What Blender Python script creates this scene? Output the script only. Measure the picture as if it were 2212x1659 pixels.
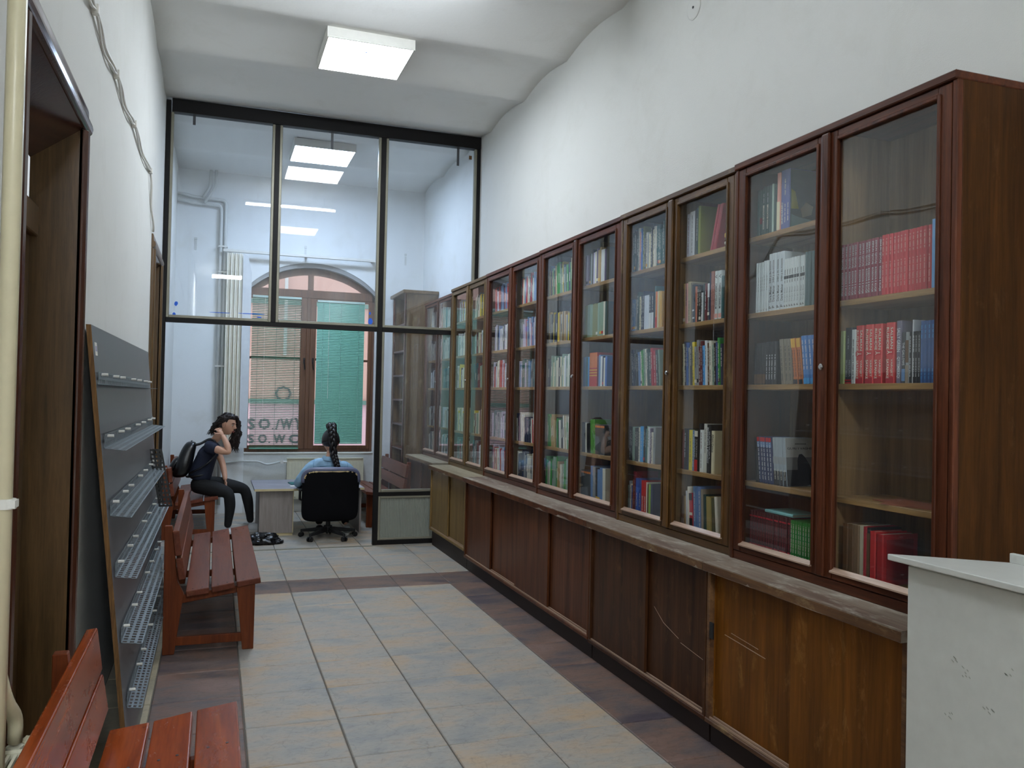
import bpy, bmesh, math, random
from mathutils import Vector, Matrix, noise
PI = math.pi
R = random.Random(7)
SC = bpy.context.scene
COL = SC.collection
for _o in list(bpy.data.objects):
    bpy.data.objects.remove(_o)

# ------------------------------------------------------------------ camera
F_PX, YAW, PITCH, ROLL = 1806.26, 0.3406997, 0.0147340, 0.0212305
_fw = Vector((math.sin(YAW) * math.cos(PITCH), math.cos(YAW) * math.cos(PITCH), math.sin(PITCH)))
_r = Vector((math.cos(YAW), -math.sin(YAW), 0))
_u = _r.cross(_fw)
_r2 = _r * math.cos(ROLL) + _u * math.sin(ROLL)
_u2 = _u * math.cos(ROLL) - _r * math.sin(ROLL)
cam = bpy.data.cameras.new('camera')
cam.sensor_width = 36.0
cam.lens = F_PX / 2212 * 36.0
cam.clip_start, cam.clip_end = 0.05, 200
camo = bpy.data.objects.new('camera', cam)
COL.objects.link(camo)
_m = Matrix((_r2, _u2, -_fw)).transposed().to_4x4()
_m.translation = (0, 0, 1.6)
camo.matrix_world = _m
SC.camera = camo

# ------------------------------------------------------------------ world, exposure
world = bpy.data.worlds.new('world')
SC.world = world
world.use_nodes = True
_bg = world.node_tree.nodes['Background']
_bg.inputs[0].default_value = (0.80, 0.88, 1.0, 1)      # overcast sky
_bg.inputs[1].default_value = 0.5
SC.view_settings.view_transform = 'Standard'
SC.view_settings.look = 'None'
SC.view_settings.gamma = 1.0
SC.view_settings.use_curve_mapping = False
SC.view_settings.exposure = 2.45
LAMP_MAIN, LAMP_NEAR, LAMP_BACK, LAMP_TUBE, LAMP_HALL = 6.5, 1.8, 9.5, 26.0, 40.0
SC.cycles.max_bounces = 10
SC.cycles.diffuse_bounces = 5
SC.cycles.glossy_bounces = 4
SC.cycles.transparent_max_bounces = 24
SC.cycles.sample_clamp_indirect = 6.0
SC.cycles.use_denoising = True
SC.cycles.caustics_reflective = False
SC.cycles.caustics_refractive = False

# ------------------------------------------------------------------ materials
def srgb(c):
    if isinstance(c, str):
        c = tuple(int(c[i:i + 2], 16) for i in (0, 2, 4))
    return tuple(((v / 255) / 12.92 if v / 255 <= 0.04045 else ((v / 255 + 0.055) / 1.055) ** 2.4) for v in c) + (1,)
_mc = {}
def newmat(name):
    m = bpy.data.materials.new(name)
    m.use_nodes = True
    nt = m.node_tree
    return m, nt, nt.nodes['Principled BSDF']
def node(nt, kind, **kw):
    n = nt.nodes.new(kind)
    for k, v in kw.items():
        if k in n.inputs: n.inputs[k].default_value = v
        else: setattr(n, k, v)
    return n
def coords(nt, scale=(1, 1, 1), world_space=False, rot=(0, 0, 0)):
    mp = node(nt, 'ShaderNodeMapping')
    mp.inputs['Scale'].default_value = scale
    mp.inputs['Rotation'].default_value = rot
    if world_space:
        g = node(nt, 'ShaderNodeNewGeometry'); nt.links.new(g.outputs['Position'], mp.inputs[0])
    else:
        t = node(nt, 'ShaderNodeTexCoord'); nt.links.new(t.outputs['Object'], mp.inputs[0])
    return mp.outputs[0]
def noise_tex(nt, vec, scale, detail=4, rough=0.6, dist=0.0):
    n = node(nt, 'ShaderNodeTexNoise')
    n.inputs['Scale'].default_value = scale; n.inputs['Detail'].default_value = detail
    n.inputs['Roughness'].default_value = rough; n.inputs['Distortion'].default_value = dist
    nt.links.new(vec, n.inputs['Vector'])
    return n.outputs['Fac']
def ramp(nt, fac, stops):
    r = node(nt, 'ShaderNodeValToRGB')
    el = r.color_ramp.elements
    while len(el) < len(stops): el.new(0.5)
    for e, (p, c) in zip(el, stops):
        e.position = p; e.color = srgb(c) if not isinstance(c, float) else (c, c, c, 1)
    nt.links.new(fac, r.inputs[0])
    return r.outputs[0]
def mixc(nt, fac, a, b, mode='MIX'):
    m = node(nt, 'ShaderNodeMix', data_type='RGBA', blend_type=mode)
    for s, v in ((0, fac), (6, a), (7, b)):
        if hasattr(v, 'is_linked'): nt.links.new(v, m.inputs[s])
        elif s == 0: m.inputs[0].default_value = v
        else: m.inputs[s].default_value = srgb(v)
    return m.outputs[2]
def bump(nt, p, h, strength=0.2, dist=0.01):
    b = node(nt, 'ShaderNodeBump')
    b.inputs['Strength'].default_value = strength; b.inputs['Distance'].default_value = dist
    nt.links.new(h, b.inputs['Height']); nt.links.new(b.outputs[0], p.inputs['Normal'])
def plain(c, rough=0.5, metal=0.0, name=None, spec=0.5):
    key = (c, rough, metal, spec)
    if key in _mc: return _mc[key]
    m, nt, p = newmat(name or 'paint')
    v = coords(nt)
    f = noise_tex(nt, v, 18, 3)
    base = srgb(c)
    col = mixc(nt, 0.5, c, c)
    mm = nt.nodes[-1]
    nt.links.new(f, mm.inputs[0])
    mm.inputs[6].default_value = tuple(x * 0.9 for x in base[:3]) + (1,)
    mm.inputs[7].default_value = tuple(min(1, x * 1.08) for x in base[:3]) + (1,)
    nt.links.new(col, p.inputs['Base Color'])
    p.inputs['Roughness'].default_value = rough; p.inputs['Metallic'].default_value = metal
    p.inputs['Specular IOR Level'].default_value = spec
    _mc[key] = m
    return m
def plaster(name, a, b, stain, bscale=160, bs=0.25):
    m, nt, p = newmat(name)
    v = coords(nt, world_space=True)
    f = noise_tex(nt, v, 0.7, 5, 0.55)
    c = mixc(nt, f, a, b)
    s = noise_tex(nt, v, 2.3, 8, 0.7, 0.4)
    s = ramp(nt, s, [(0.52, 0.0), (0.8, 0.45)])
    c = mixc(nt, s, c, stain)
    nt.links.new(c, p.inputs['Base Color'])
    p.inputs['Roughness'].default_value = 0.85
    bump(nt, p, noise_tex(nt, v, bscale, 3, 0.6), bs, 0.006)
    return m
def wood(name, dark, light, axis='Z', wear=None, wear_amt=0.0, rough=0.4, gs=22, spec=0.5):
    m, nt, p = newmat(name)
    st = {'X': (0.06, 1, 1), 'Y': (1, 0.06, 1), 'Z': (1, 1, 0.06)}[axis]
    v = coords(nt, st)
    a = noise_tex(nt, v, gs, 6, 0.65, 0.6)
    b = noise_tex(nt, v, gs * 5, 3, 0.7)
    c = ramp(nt, a, [(0.30, dark), (0.68, light)])
    g = ramp(nt, b, [(0.35, 0.72), (0.6, 1.0)])
    c = mixc(nt, 0.8, c, g, 'MULTIPLY')
    if wear:
        w = coords(nt, tuple(0.55 if s < 1 else 1.3 for s in st))
        wf = ramp(nt, noise_tex(nt, w, 9, 10, 0.72, 0.3), [(0.60 - 0.08 * wear_amt, 0.0), (0.74, min(1.0, wear_amt))])
        c = mixc(nt, wf, c, wear)
        rr = node(nt, 'ShaderNodeMath', operation='MULTIPLY_ADD')
        nt.links.new(wf, rr.inputs[0]); rr.inputs[1].default_value = 0.4; rr.inputs[2].default_value = rough
        nt.links.new(rr.outputs[0], p.inputs['Roughness'])
    else:
        p.inputs['Roughness'].default_value = rough
    p.inputs['Specular IOR Level'].default_value = spec
    nt.links.new(c, p.inputs['Base Color'])
    bump(nt, p, b, 0.12, 0.002)
    return m
def glass_mat(name, f0=0.045, tint=(1, 1, 1), haze=0.0, haze_col='dfe6f2', streak=False):
    m = bpy.data.materials.new(name); m.use_nodes = True
    nt = m.node_tree; nt.nodes.clear()
    out = node(nt, 'ShaderNodeOutputMaterial')
    tr = node(nt, 'ShaderNodeBsdfTransparent'); tr.inputs[0].default_value = tint + (1,)
    gl = node(nt, 'ShaderNodeBsdfGlossy'); gl.inputs['Roughness'].default_value = 0.0
    lw = node(nt, 'ShaderNodeLayerWeight'); lw.inputs[0].default_value = 0.5
    pw = node(nt, 'ShaderNodeMath', operation='POWER'); pw.inputs[1].default_value = 5
    nt.links.new(lw.outputs['Facing'], pw.inputs[0])
    ma = node(nt, 'ShaderNodeMath', operation='MULTIPLY_ADD'); ma.inputs[1].default_value = 1 - f0; ma.inputs[2].default_value = f0
    nt.links.new(pw.outputs[0], ma.inputs[0])
    mx = node(nt, 'ShaderNodeMixShader')
    nt.links.new(ma.outputs[0], mx.inputs[0]); nt.links.new(tr.outputs[0], mx.inputs[1]); nt.links.new(gl.outputs[0], mx.inputs[2])
    last = mx
    if haze:
        df = node(nt, 'ShaderNodeBsdfDiffuse'); df.inputs[0].default_value = srgb(haze_col)
        h = node(nt, 'ShaderNodeMixShader')
        v = coords(nt, (1, 1, 0.25))
        hf = ramp(nt, noise_tex(nt, v, 4, 6, 0.6), [(0.3, haze * 0.6), (0.7, haze * 1.4)])
        nt.links.new(hf, h.inputs[0])
        nt.links.new(last.outputs[0], h.inputs[1]); nt.links.new(df.outputs[0], h.inputs[2])
        last = h
    nt.links.new(last.outputs[0], out.inputs[0])
    return m
def emit_mat(name, col, strength):
    m, nt, p = newmat(name)
    p.inputs['Base Color'].default_value = (0.8, 0.8, 0.8, 1)
    p.inputs['Emission Color'].default_value = tuple(col) + (1,)
    p.inputs['Emission Strength'].default_value = strength
    return m

M = {}
M['wall'] = plaster('wall_plaster', 'd9d9d4', 'd2d2cd', 'c5c3ba')
M['wall_back'] = plaster('back_plaster', 'e6e8e6', 'dde0e0', 'c9c7ba', 120, 0.2)
M['ceil'] = plaster('ceiling_plaster', 'efefec', 'e8e8e4', 'd8d6ce', 40, 0.15)
M['dado'] = plaster('grey_dado', 'd6d7d2', 'c6c8c4', '8d8e88', 60, 0.2)
M['facade'] = plaster('salmon_render', 'cfa898', 'c79f92', 'b08d80', 30, 0.2)
M['facade_pink'] = plaster('pink_render', 'd6b3b8', 'cda8ae', 'bfa0a6', 30, 0.2)
M['mahog'] = wood('mahogany', '36190e', '6a3a24', 'Z', '7a4a30', 0.35, 0.30, spec=0.22)
M['mahog_h'] = wood('mahogany_rail', '36190e', '6a3a24', 'Y', '7a4a30', 0.35, 0.30, spec=0.22)
M['olive'] = wood('olive_oak', '3d2811', '6e4b22', 'Z', 'a98c5a', 0.55, 0.38, spec=0.35)
M['olive_h'] = wood('olive_oak_rail', '3d2811', '6e4b22', 'Y', 'a98c5a', 0.55, 0.38, spec=0.35)
M['pale_oak'] = wood('pale_oak', '574328', '7d6340', 'Z', 'b9a276', 0.4, 0.4, spec=0.35)
M['pale_oak_h'] = wood('pale_oak_rail', '574328', '7d6340', 'Y', 'b9a276', 0.4, 0.4, spec=0.35)
M['side_oak'] = wood('side_panel_wood', '321c0b', '523113', 'Z', '7a5c3a', 0.3, 0.45, spec=0.12)
M['shelf'] = wood('shelf_wood', '98703c', 'c39a5e', 'Y', None, 0, 0.5)
M['inner'] = wood('inner_ply', '775a38', 'a08055', 'Z', '9a7d58', 0.3, 0.55, gs=9)
M['baseA'] = wood('base_pale_veneer', '6a5230', '8b7046', 'Z', 'b49a68', 0.4, 0.35, gs=14, spec=0.15)
M['baseB'] = wood('base_red_veneer', '3c1d11', '6e4127', 'Z', '8a5a40', 0.3, 0.33, gs=14, spec=0.15)
M['baseC'] = wood('base_dark_veneer', '2e1a0f', '563520', 'Z', '8a6444', 0.45, 0.36, gs=14, spec=0.15)
M['baseD'] = wood('base_tan_veneer', '5a3410', '8a551c', 'Z', 'b58a4c', 0.5, 0.36, gs=10, spec=0.15)
M['kick'] = plain('241713', 0.6)
M['top_worn'] = wood('worn_worktop', '6a5040', '9e9282', 'Y', 'c6beae', 1.0, 0.55, gs=10)
M['top_edge'] = wood('worn_edge', '4a2c18', '7a5530', 'Y', 'b09468', 0.7, 0.6)
M['top_dusty'] = wood('dusty_worktop', '8c7f66', 'a99c82', 'Y', 'c2b79c', 0.6, 0.7, gs=10)
M['bead'] = wood('light_bead', 'a08470', 'c2a48e', 'Y', None, 0, 0.3)
M['bench'] = wood('bench_varnish', '5f3020', '7a4331', 'Y', 'b08058', 0.4, 0.36, gs=16, spec=0.2)
M['bench_side'] = wood('bench_leg_varnish', '5a2a16', '803f1e', 'Z', '8f5a38', 0.2, 0.36, gs=16, spec=0.2)
M['bench_near'] = wood('bench_orange_varnish', '7a2f10', 'ab4f1e', 'Y', '8a3a1c', 0.5, 0.25, gs=12)
M['door_oak'] = wood('door_oak', '4a3820', '705433', 'Z', None, 0, 0.35, gs=26)
M['door_dark'] = wood('door_gloss_trim', '3a2014', '58362a', 'Z', None, 0, 0.16, gs=20)
M['steel_dark'] = plain('0e0b0b', 0.5, 0.0, spec=.25)
M['bead_metal'] = plain('8a8676', 0.4, 0.3)
M['iron'] = plain('3b3a3c', 0.5, 0.4)
M['galv'] = plain('7d868b', 0.42, 0.35)
M['board_grey'] = plain('56575a', 0.32, 0.0)
M['chip'] = wood('chipboard_edge', '4a2f14', '8a6434', 'Z', None, 0, 0.8, gs=90)
M['white_pl'] = plain('d8d6ce', 0.5)
M['white_lam'] = plain('c3c4be', 0.42)
M['black'] = plain('0b0b0d', 0.6)
M['black_gl'] = plain('0c0c0f', 0.28)
M['cream'] = plain('cfc6a6', 0.35)
M['cream_rad'] = plain('d3cfb8', 0.35)
M['white_pipe'] = plain('c9ccc9', 0.35)
M['brown_frame'] = wood('window_brown', '5a3a27', '7a5238', 'Z', None, 0, 0.45)
M['blind_g'] = plain('74b39c', 0.45)
M['blind_rail'] = plain('b5cfc6', 0.4)
M['cord'] = plain('5f7f74', 0.6)
M['curtain'] = plain('f6f0e2', 0.7)
M['curtain_w'] = plain('d0d3d4', 0.7)
M['paper'] = plain('e0ddd2', 0.7)
M['chrome'] = plain('c9c9c9', 0.15, 1.0)
M['panel_corr'] = plain('8d9086', 0.5)
M['blue_paint'] = plain('1f62d6', 0.5)
M['grout'] = plain('625c54', 0.9)
M['glass'] = glass_mat('partition_glass', 0.05, (0.98, 0.985, 0.99), 0.035)
M['glass_case'] = glass_mat('case_glass', 0.06, (0.975, 0.985, 0.985), 0.006)
M['glass_win'] = glass_mat('window_glass', 0.045, (0.97, 0.98, 0.98), 0.01)
M['skin'] = plain('c99a80', 0.5)
M['lips'] = plain('8f4a42', 0.45)
M['hair'] = plain('20140f', 0.42)
M['hair2'] = plain('130f10', 0.38)
M['navy'] = plain('10182e', 0.8)
M['trouser'] = plain('09090b', 0.85)
M['denim'] = plain('8db0ca', 0.85)
M['denim_dk'] = plain('6c90ae', 0.85)
M['foam'] = plain('c9b184', 0.8)
M['desk'] = wood('grey_laminate', '8d8a92', 'a5a2aa', 'X', None, 0, 0.45, gs=14)  # top's bluish reflected light is put into its lighter colour
M['desk_side'] = wood('grey_laminate_side', '857b76', '9a908a', 'Z', None, 0, 0.5, gs=14)
M['desk_edge'] = plain('cdbd92', 0.5)

def tile_mat(name, cols, dark, grain):
    m, nt, p = newmat(name)
    v = coords(nt, (0.8, 1.6, 1), True)
    oi = node(nt, 'ShaderNodeObjectInfo')
    ad = node(nt, 'ShaderNodeVectorMath', operation='MULTIPLY_ADD')
    nt.links.new(oi.outputs['Random'], ad.inputs[0]); ad.inputs[1].default_value = (37, 51, 23); nt.links.new(v, ad.inputs[2])
    a = noise_tex(nt, ad.outputs[0], 3.2, 5, 0.6, 0.3)
    c = ramp(nt, a, [(0.34, cols[0]), (0.46, cols[1]), (0.54, cols[2]), (0.66, cols[3])])
    b = noise_tex(nt, ad.outputs[0], 26, 8, 0.75, 0.8)
    s = ramp(nt, b, [(0.36, dark), (0.5, 1.0)])
    c = mixc(nt, 0.75, c, s, 'MULTIPLY')
    v3 = coords(nt, (1, 1, 1), True)
    dn = node(nt, 'ShaderNodeTexNoise'); dn.inputs['Scale'].default_value = 14; dn.inputs['Detail'].default_value = 4; nt.links.new(v3, dn.inputs['Vector'])
    dv = node(nt, 'ShaderNodeVectorMath', operation='MULTIPLY_ADD'); nt.links.new(dn.outputs['Color'], dv.inputs[0]); dv.inputs[1].default_value = (.05, .05, 0); nt.links.new(v3, dv.inputs[2])
    vo = node(nt, 'ShaderNodeTexVoronoi', feature='DISTANCE_TO_EDGE'); vo.inputs['Scale'].default_value = 11; nt.links.new(dv.outputs[0], vo.inputs['Vector'])
    cr = ramp(nt, vo.outputs['Distance'], [(0.0, 0.75), (0.04, 1.0)])
    msk = ramp(nt, noise_tex(nt, v3, 9, 3), [(0.46, 0.0), (0.60, 0.9)])
    c = mixc(nt, msk, c, mixc(nt, 1.0, c, cr, 'MULTIPLY'))
    nt.links.new(c, p.inputs['Base Color'])
    p.inputs['Roughness'].default_value = 0.42
    p.inputs['Specular IOR Level'].default_value = 0.4
    v2 = coords(nt, (0.6, 1.6, 1), True)
    bump(nt, p, noise_tex(nt, v2, 30, 6, 0.7, 1.2), grain, 0.006)
    return m
M['tile'] = tile_mat('slate_tile_light', ['92928f', 'a29d94', 'ab9f90', 'b39c80'], 0.72, 0.5)
M['tile_dark'] = tile_mat('slate_tile_dark', ['51474d', '6a5c57', '785f53', '836a60'], 0.62, 0.5)
M['tile_pale'] = tile_mat('pale_strip_tile', ['9a927c', 'a89e86', 'b0a58c', 'a89a80'], 0.8, 0.3)

# ------------------------------------------------------------------ mesh helpers
class MB:
    def __init__(s):
        s.v, s.f, s.m = [], [], []
    def add(s, vs, fs, m=0):
        o = len(s.v); s.v += [tuple(p) for p in vs]
        for f in fs: s.f.append([i + o for i in f]); s.m.append(m)
        return s
    def hexa(s, p, m=0):
        return s.add(p, [(0, 3, 2, 1), (4, 5, 6, 7), (0, 1, 5, 4), (1, 2, 6, 5), (2, 3, 7, 6), (3, 0, 4, 7)], m)
    def box(s, x0, x1, y0, y1, z0, z1, m=0):
        return s.hexa([(x0, y0, z0), (x1, y0, z0), (x1, y1, z0), (x0, y1, z0), (x0, y0, z1), (x1, y0, z1), (x1, y1, z1), (x0, y1, z1)], m)
    def prism(s, poly, axis, lo, hi, m=0):
        def pt(a, b, c):
            return {'x': (c, a, b), 'y': (a, c, b), 'z': (a, b, c)}[axis]
        n = len(poly)
        vs = [pt(a, b, lo) for a, b in poly] + [pt(a, b, hi) for a, b in poly]
        fs = [list(range(n))[::-1], list(range(n, 2 * n))] + [(i, (i + 1) % n, n + (i + 1) % n, n + i) for i in range(n)]
        return s.add(vs, fs, m)
    def tube(s, pts, r, n=8, m=0, cap=True):
        pts = [Vector(p) for p in pts]
        rs = r if isinstance(r, (list, tuple)) else [r] * len(pts)
        vs, fs = [], []
        prev = None
        for i, p in enumerate(pts):
            t = (pts[min(i + 1, len(pts) - 1)] - pts[max(i - 1, 0)]).normalized()
            if prev is None:
                a = t.orthogonal().normalized()
            else:
                a = prev - t * prev.dot(t)
                a = a.normalized() if a.length > 1e-6 else t.orthogonal().normalized()
            prev = a
            b = t.cross(a)
            for k in range(n):
                q = 2 * PI * k / n
                vs.append(p + (a * math.cos(q) + b * math.sin(q)) * rs[i])
        for i in range(len(pts) - 1):
            for k in range(n):
                fs.append((i * n + k, i * n + (k + 1) % n, (i + 1) * n + (k + 1) % n, (i + 1) * n + k))
        if cap:
            fs.append(list(range(n))[::-1]); fs.append([(len(pts) - 1) * n + k for k in range(n)])
        return s.add(vs, fs, m)
    def cyl(s, a, b, r, n=16, m=0):
        return s.tube([a, b], r, n, m)
    def ball(s, c, rx, ry, rz, nu=16, nv=10, m=0, fn=None):
        vs, fs = [], []
        for j in range(nv + 1):
            t = PI * j / nv
            for i in range(nu):
                q = 2 * PI * i / nu
                d = Vector((math.sin(t) * math.cos(q), math.sin(t) * math.sin(q), math.cos(t)))
                k = fn(d) if fn else 1
                vs.append((c[0] + d.x * rx * k, c[1] + d.y * ry * k, c[2] + d.z * rz * k))
        for j in range(nv):
            for i in range(nu):
                fs.append((j * nu + i, (j + 1) * nu + i, (j + 1) * nu + (i + 1) % nu, j * nu + (i + 1) % nu))
        return s.add(vs, fs, m)
    def frame(s, y0, y1, z0, z1, w, x0, x1, m=0):
        s.box(x0, x1, y0, y0 + w, z0, z1, m); s.box(x0, x1, y1 - w, y1, z0, z1, m)
        s.box(x0, x1, y0 + w, y1 - w, z0, z0 + w, m); s.box(x0, x1, y0 + w, y1 - w, z1 - w, z1, m)
        return s
    def mesh(s, name, mats, smooth=False):
        me = bpy.data.meshes.new(name)
        me.from_pydata(s.v, [], s.f)
        for x in (mats if isinstance(mats, (list, tuple)) else [mats]): me.materials.append(x)
        if any(s.m): me.polygons.foreach_set('material_index', s.m)
        if smooth: me.polygons.foreach_set('use_smooth', [True] * len(me.polygons))
        me.update()
        bm = bmesh.new(); bm.from_mesh(me)
        bmesh.ops.recalc_face_normals(bm, faces=bm.faces)
        bm.to_mesh(me); bm.free()
        return me
    def build(s, name, mats, parent=None, smooth=False, bevel=0, seg=1):
        return place(name, s.mesh(name, mats, smooth), parent, bevel, seg)
def place(name, me, parent=None, bevel=0, seg=1):
    o = bpy.data.objects.new(name, me)
    COL.objects.link(o)
    if parent: o.parent = parent
    if bevel:
        b = o.modifiers.new('bevel', 'BEVEL'); b.width = bevel; b.segments = seg; b.limit_method = 'ANGLE'
    return o
def tag(o, label=None, cat=None, group=None, kind=None):
    if label: o['label'] = label
    if cat: o['category'] = cat
    if group: o['group'] = group
    if kind: o['kind'] = kind
    return o
def thing(name, label, cat, loc=(0, 0, 0), rz=0, group=None):
    o = bpy.data.objects.new(name, None)
    COL.objects.link(o)
    o.empty_display_size = 0.1
    o.location = loc; o.rotation_euler = (0, 0, rz)
    return tag(o, label, cat, group)
def struct(o):
    o['kind'] = 'structure'
    return o
def dup(root, loc=None, rz=None):
    r = root.copy(); COL.objects.link(r)
    if loc is not None: r.location = loc
    if rz is not None: r.rotation_euler = (0, 0, rz)
    for ch in list(root.children):
        c = ch.copy(); COL.objects.link(c); c.parent = r
        for g in ch.children:
            d = g.copy(); COL.objects.link(d); d.parent = c
    return r
# flat lettering: built from the default font as real mesh, cached by string
_txt = {}
def text_mesh(body, bold=0.0):
    k = (body, bold)
    if k in _txt: return _txt[k]
    cu = bpy.data.curves.new('lettering', 'FONT')
    cu.body = body; cu.resolution_u = 2; cu.offset = bold
    o = bpy.data.objects.new('lettering_source', cu); COL.objects.link(o)
    dg = bpy.context.evaluated_depsgraph_get(); dg.update()
    me = bpy.data.meshes.new_from_object(o.evaluated_get(dg))
    vs = [v.co.copy() for v in me.vertices]; fs = [list(p.vertices) for p in me.polygons]
    bpy.data.objects.remove(o); bpy.data.meshes.remove(me); bpy.data.curves.remove(cu)
    if not vs: vs, fs = [Vector((0, 0, 0))], []
    x0 = min(v.x for v in vs); x1 = max(v.x for v in vs); y0 = min(v.y for v in vs); y1 = max(v.y for v in vs)
    vs = [((v.x - x0) / max(x1 - x0, 1e-6), (v.y - y0) / max(y1 - y0, 1e-6)) for v in vs]
    _txt[k] = (vs, fs, (x1 - x0) / max(y1 - y0, 1e-6))
    return _txt[k]
def add_text(mb, body, o, ux, uy, w, h, m=0, bold=0.0):
    """lettering filling w x h from corner o along unit vectors ux (reading direction) and uy"""
    vs, fs, asp = text_mesh(body, bold)
    o, ux, uy = Vector(o), Vector(ux), Vector(uy)
    mb.add([o + ux * (a * w) + uy * (b * h) for a, b in vs], fs, m)
# ------------------------------------------------------------------ the room
XL, XR, YP, YB, YEND = -0.52, 2.70, 8.83, 11.5, -6.0
ZC = 4.45
def wall_grid(name, boxes, mat):
    mb = MB()
    for b in boxes: mb.box(*b)
    return struct(mb.build(name, mat))
wall_grid('wall_left', [
    (XL - .3, XL, YEND, 2.45, 0, 4.6), (XL - .3, XL, 3.67, 7.43, 0, 4.6), (XL - .3, XL, 8.50, YB + .3, 0, 4.6),
    (XL - .3, XL, 2.45, 3.67, 2.70, 4.6), (XL - .3, XL, 7.43, 8.50, 2.87, 4.6)], M['wall'])
wall_grid('wall_right', [(XR, XR + .3, YEND, YP, 0, 4.6)], M['wall'])
wall_grid('wall_right_back', [(XR + .02, XR + .32, YP, YB + .3, 0, 4.6)], M['wall_back'])
wall_grid('wall_front', [(XL - .3, XR + .3, YEND - .3, YEND, 0, 4.6)], M['wall'])

# back wall with the arched window opening
WX0, WX1, WZ0, WZS, WZT = 0.37, 2.065, 0.79, 2.98, 3.335
def arch_z(x, x0=WX0, x1=WX1, zs=WZS, zt=WZT):
    c = (x0 + x1) / 2; h = (x1 - x0) / 2; s = zt - zs
    rad = (h * h + s * s) / (2 * s)
    return zt - rad + math.sqrt(max(rad * rad - (x - c) ** 2, 0))
mb = MB()
mb.box(XL - .3, WX0, YB, YB + .3, 0, 4.6); mb.box(WX1, XR + .3, YB, YB + .3, 0, 4.6)
NA = 28
for i in range(NA):
    a = WX0 + (WX1 - WX0) * i / NA; b = WX0 + (WX1 - WX0) * (i + 1) / NA
    za, zb = arch_z(a), arch_z(b)
    mb.hexa([(a, YB, za), (b, YB, zb), (b, YB + .3, zb), (a, YB + .3, za), (a, YB, 4.6), (b, YB, 4.6), (b, YB + .3, 4.6), (a, YB + .3, 4.6)])
wb = struct(mb.build('wall_back', M['wall_back']))
mb = MB(); mb.box(WX0, WX1, YB + .012, YB + .3, 0, WZ0 - .001)
mb.build('apron', M['dado'], wb)
for x in (-0.283, 1.095, 2.459):
    k = MB(); k.box(x - .012, x + .012, YB - .008, YB, 3.40, 3.52); k.box(x - .016, x + .016, YB - .012, YB, 3.53, 3.56)
    k.build('wall_anchor', M['dado'], wb)

# ceiling of shallow brick vaults running across the room
mb = MB()
ys = [YEND + (YB + .3 - YEND) * i / 460 for i in range(461)]
def ceil_z(y):
    t = ((y - 5.40) / 1.02) % 1.0
    a = 4.405 + 0.058 * (1 - (2 * t - 1) ** 2)
    d = min(t, 1 - t)
    if d < .08: a += 0.006 * (1 - d / .08)
    return a + (0.02 if y > YP else 0)
xs = [XL - .1 + (XR + .25 - XL) * i / 12 for i in range(13)]
vs = [(x, y, ceil_z(y) + .012 * noise.noise(Vector((x * .9, y * .8, 3)))) for y in ys for x in xs]
fs = [(j * 13 + i, j * 13 + i + 1, (j + 1) * 13 + i + 1, (j + 1) * 13 + i) for j in range(460) for i in range(12)]
mb.add(vs, fs)
n = len(mb.v)
ce = mb.build('ceiling', M['ceil'], smooth=True)
so = ce.modifiers.new('thick', 'SOLIDIFY'); so.thickness = 0.12; so.offset = 1 if ce.data.polygons[0].normal.z > 0 else -1
struct(ce)

# floor: grout bed, every tile a piece of its own
mb = MB(); mb.box(XL - .3, XR + .3, YEND - .3, YB + .3, -.12, -.006)
floor = struct(mb.build('floor', M['grout']))
TX, TY, OX, OY, G = 0.43847, 0.45228, 0.6084, 7.3321, 0.0065
def tile_mesh(w, d, mat):
    key = (round(w, 3), round(d, 3), mat.name)
    if key not in _mc:
        k = MB(); a, b = w / 2 - G / 2, d / 2 - G / 2; c = .004
        k.add([(-a, -b, -.006), (a, -b, -.006), (a, b, -.006), (-a, b, -.006), (-a, -b, -.0035), (a, -b, -.0035), (a, b, -.0035), (-a, b, -.0035),
               (-a + c, -b + c, 0), (a - c, -b + c, 0), (a - c, b - c, 0), (-a + c, b - c, 0)],
              [(0, 1, 5, 4), (1, 2, 6, 5), (2, 3, 7, 6), (3, 0, 4, 7), (4, 5, 9, 8), (5, 6, 10, 9), (6, 7, 11, 10), (7, 4, 8, 11), (8, 9, 10, 11)])
        _mc[key] = k.mesh('tile', mat)
    return _mc[key]
xe = [XL, OX - 2 * TX, OX - TX, OX, OX + TX, OX + 2 * TX, OX + 3 * TX, XR]
row = 0
rest = MB()
y1 = OY + 10 * TY
k = 10
while y1 > YEND + TY:
    y0 = y1 - TY
    for c in range(7):
        x0, x1 = xe[c], xe[c + 1]
        band = (k == 0)
        if y1 <= OY + .01 and c == 0: mat = M['tile_pale']
        elif y1 <= OY + .01 and (c == 1 or c == 6 or band): mat = M['tile_dark']
        else: mat = M['tile']
        if y0 > 1.0:
            o = place('tile', tile_mesh(x1 - x0, y1 - y0, mat), floor)
            o.location = ((x0 + x1) / 2, (y0 + y1) / 2, 0)
            if mat is M['tile_dark']: pass
        else:
            rest.box(x0 + G / 2, x1 - G / 2, y0 + G / 2, y1 - G / 2, -.006, 0, 1 if mat is M['tile_dark'] else 0)
    y1 = y0; k -= 1
tag(rest.build('paving', [M['tile'], M['tile_dark']], floor), kind='stuff')
mb = MB(); mb.box(XL, 1.62, 8.745, 8.775, 0, .006)
struct(mb.build('trim_1', M['bead_metal']))

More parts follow.
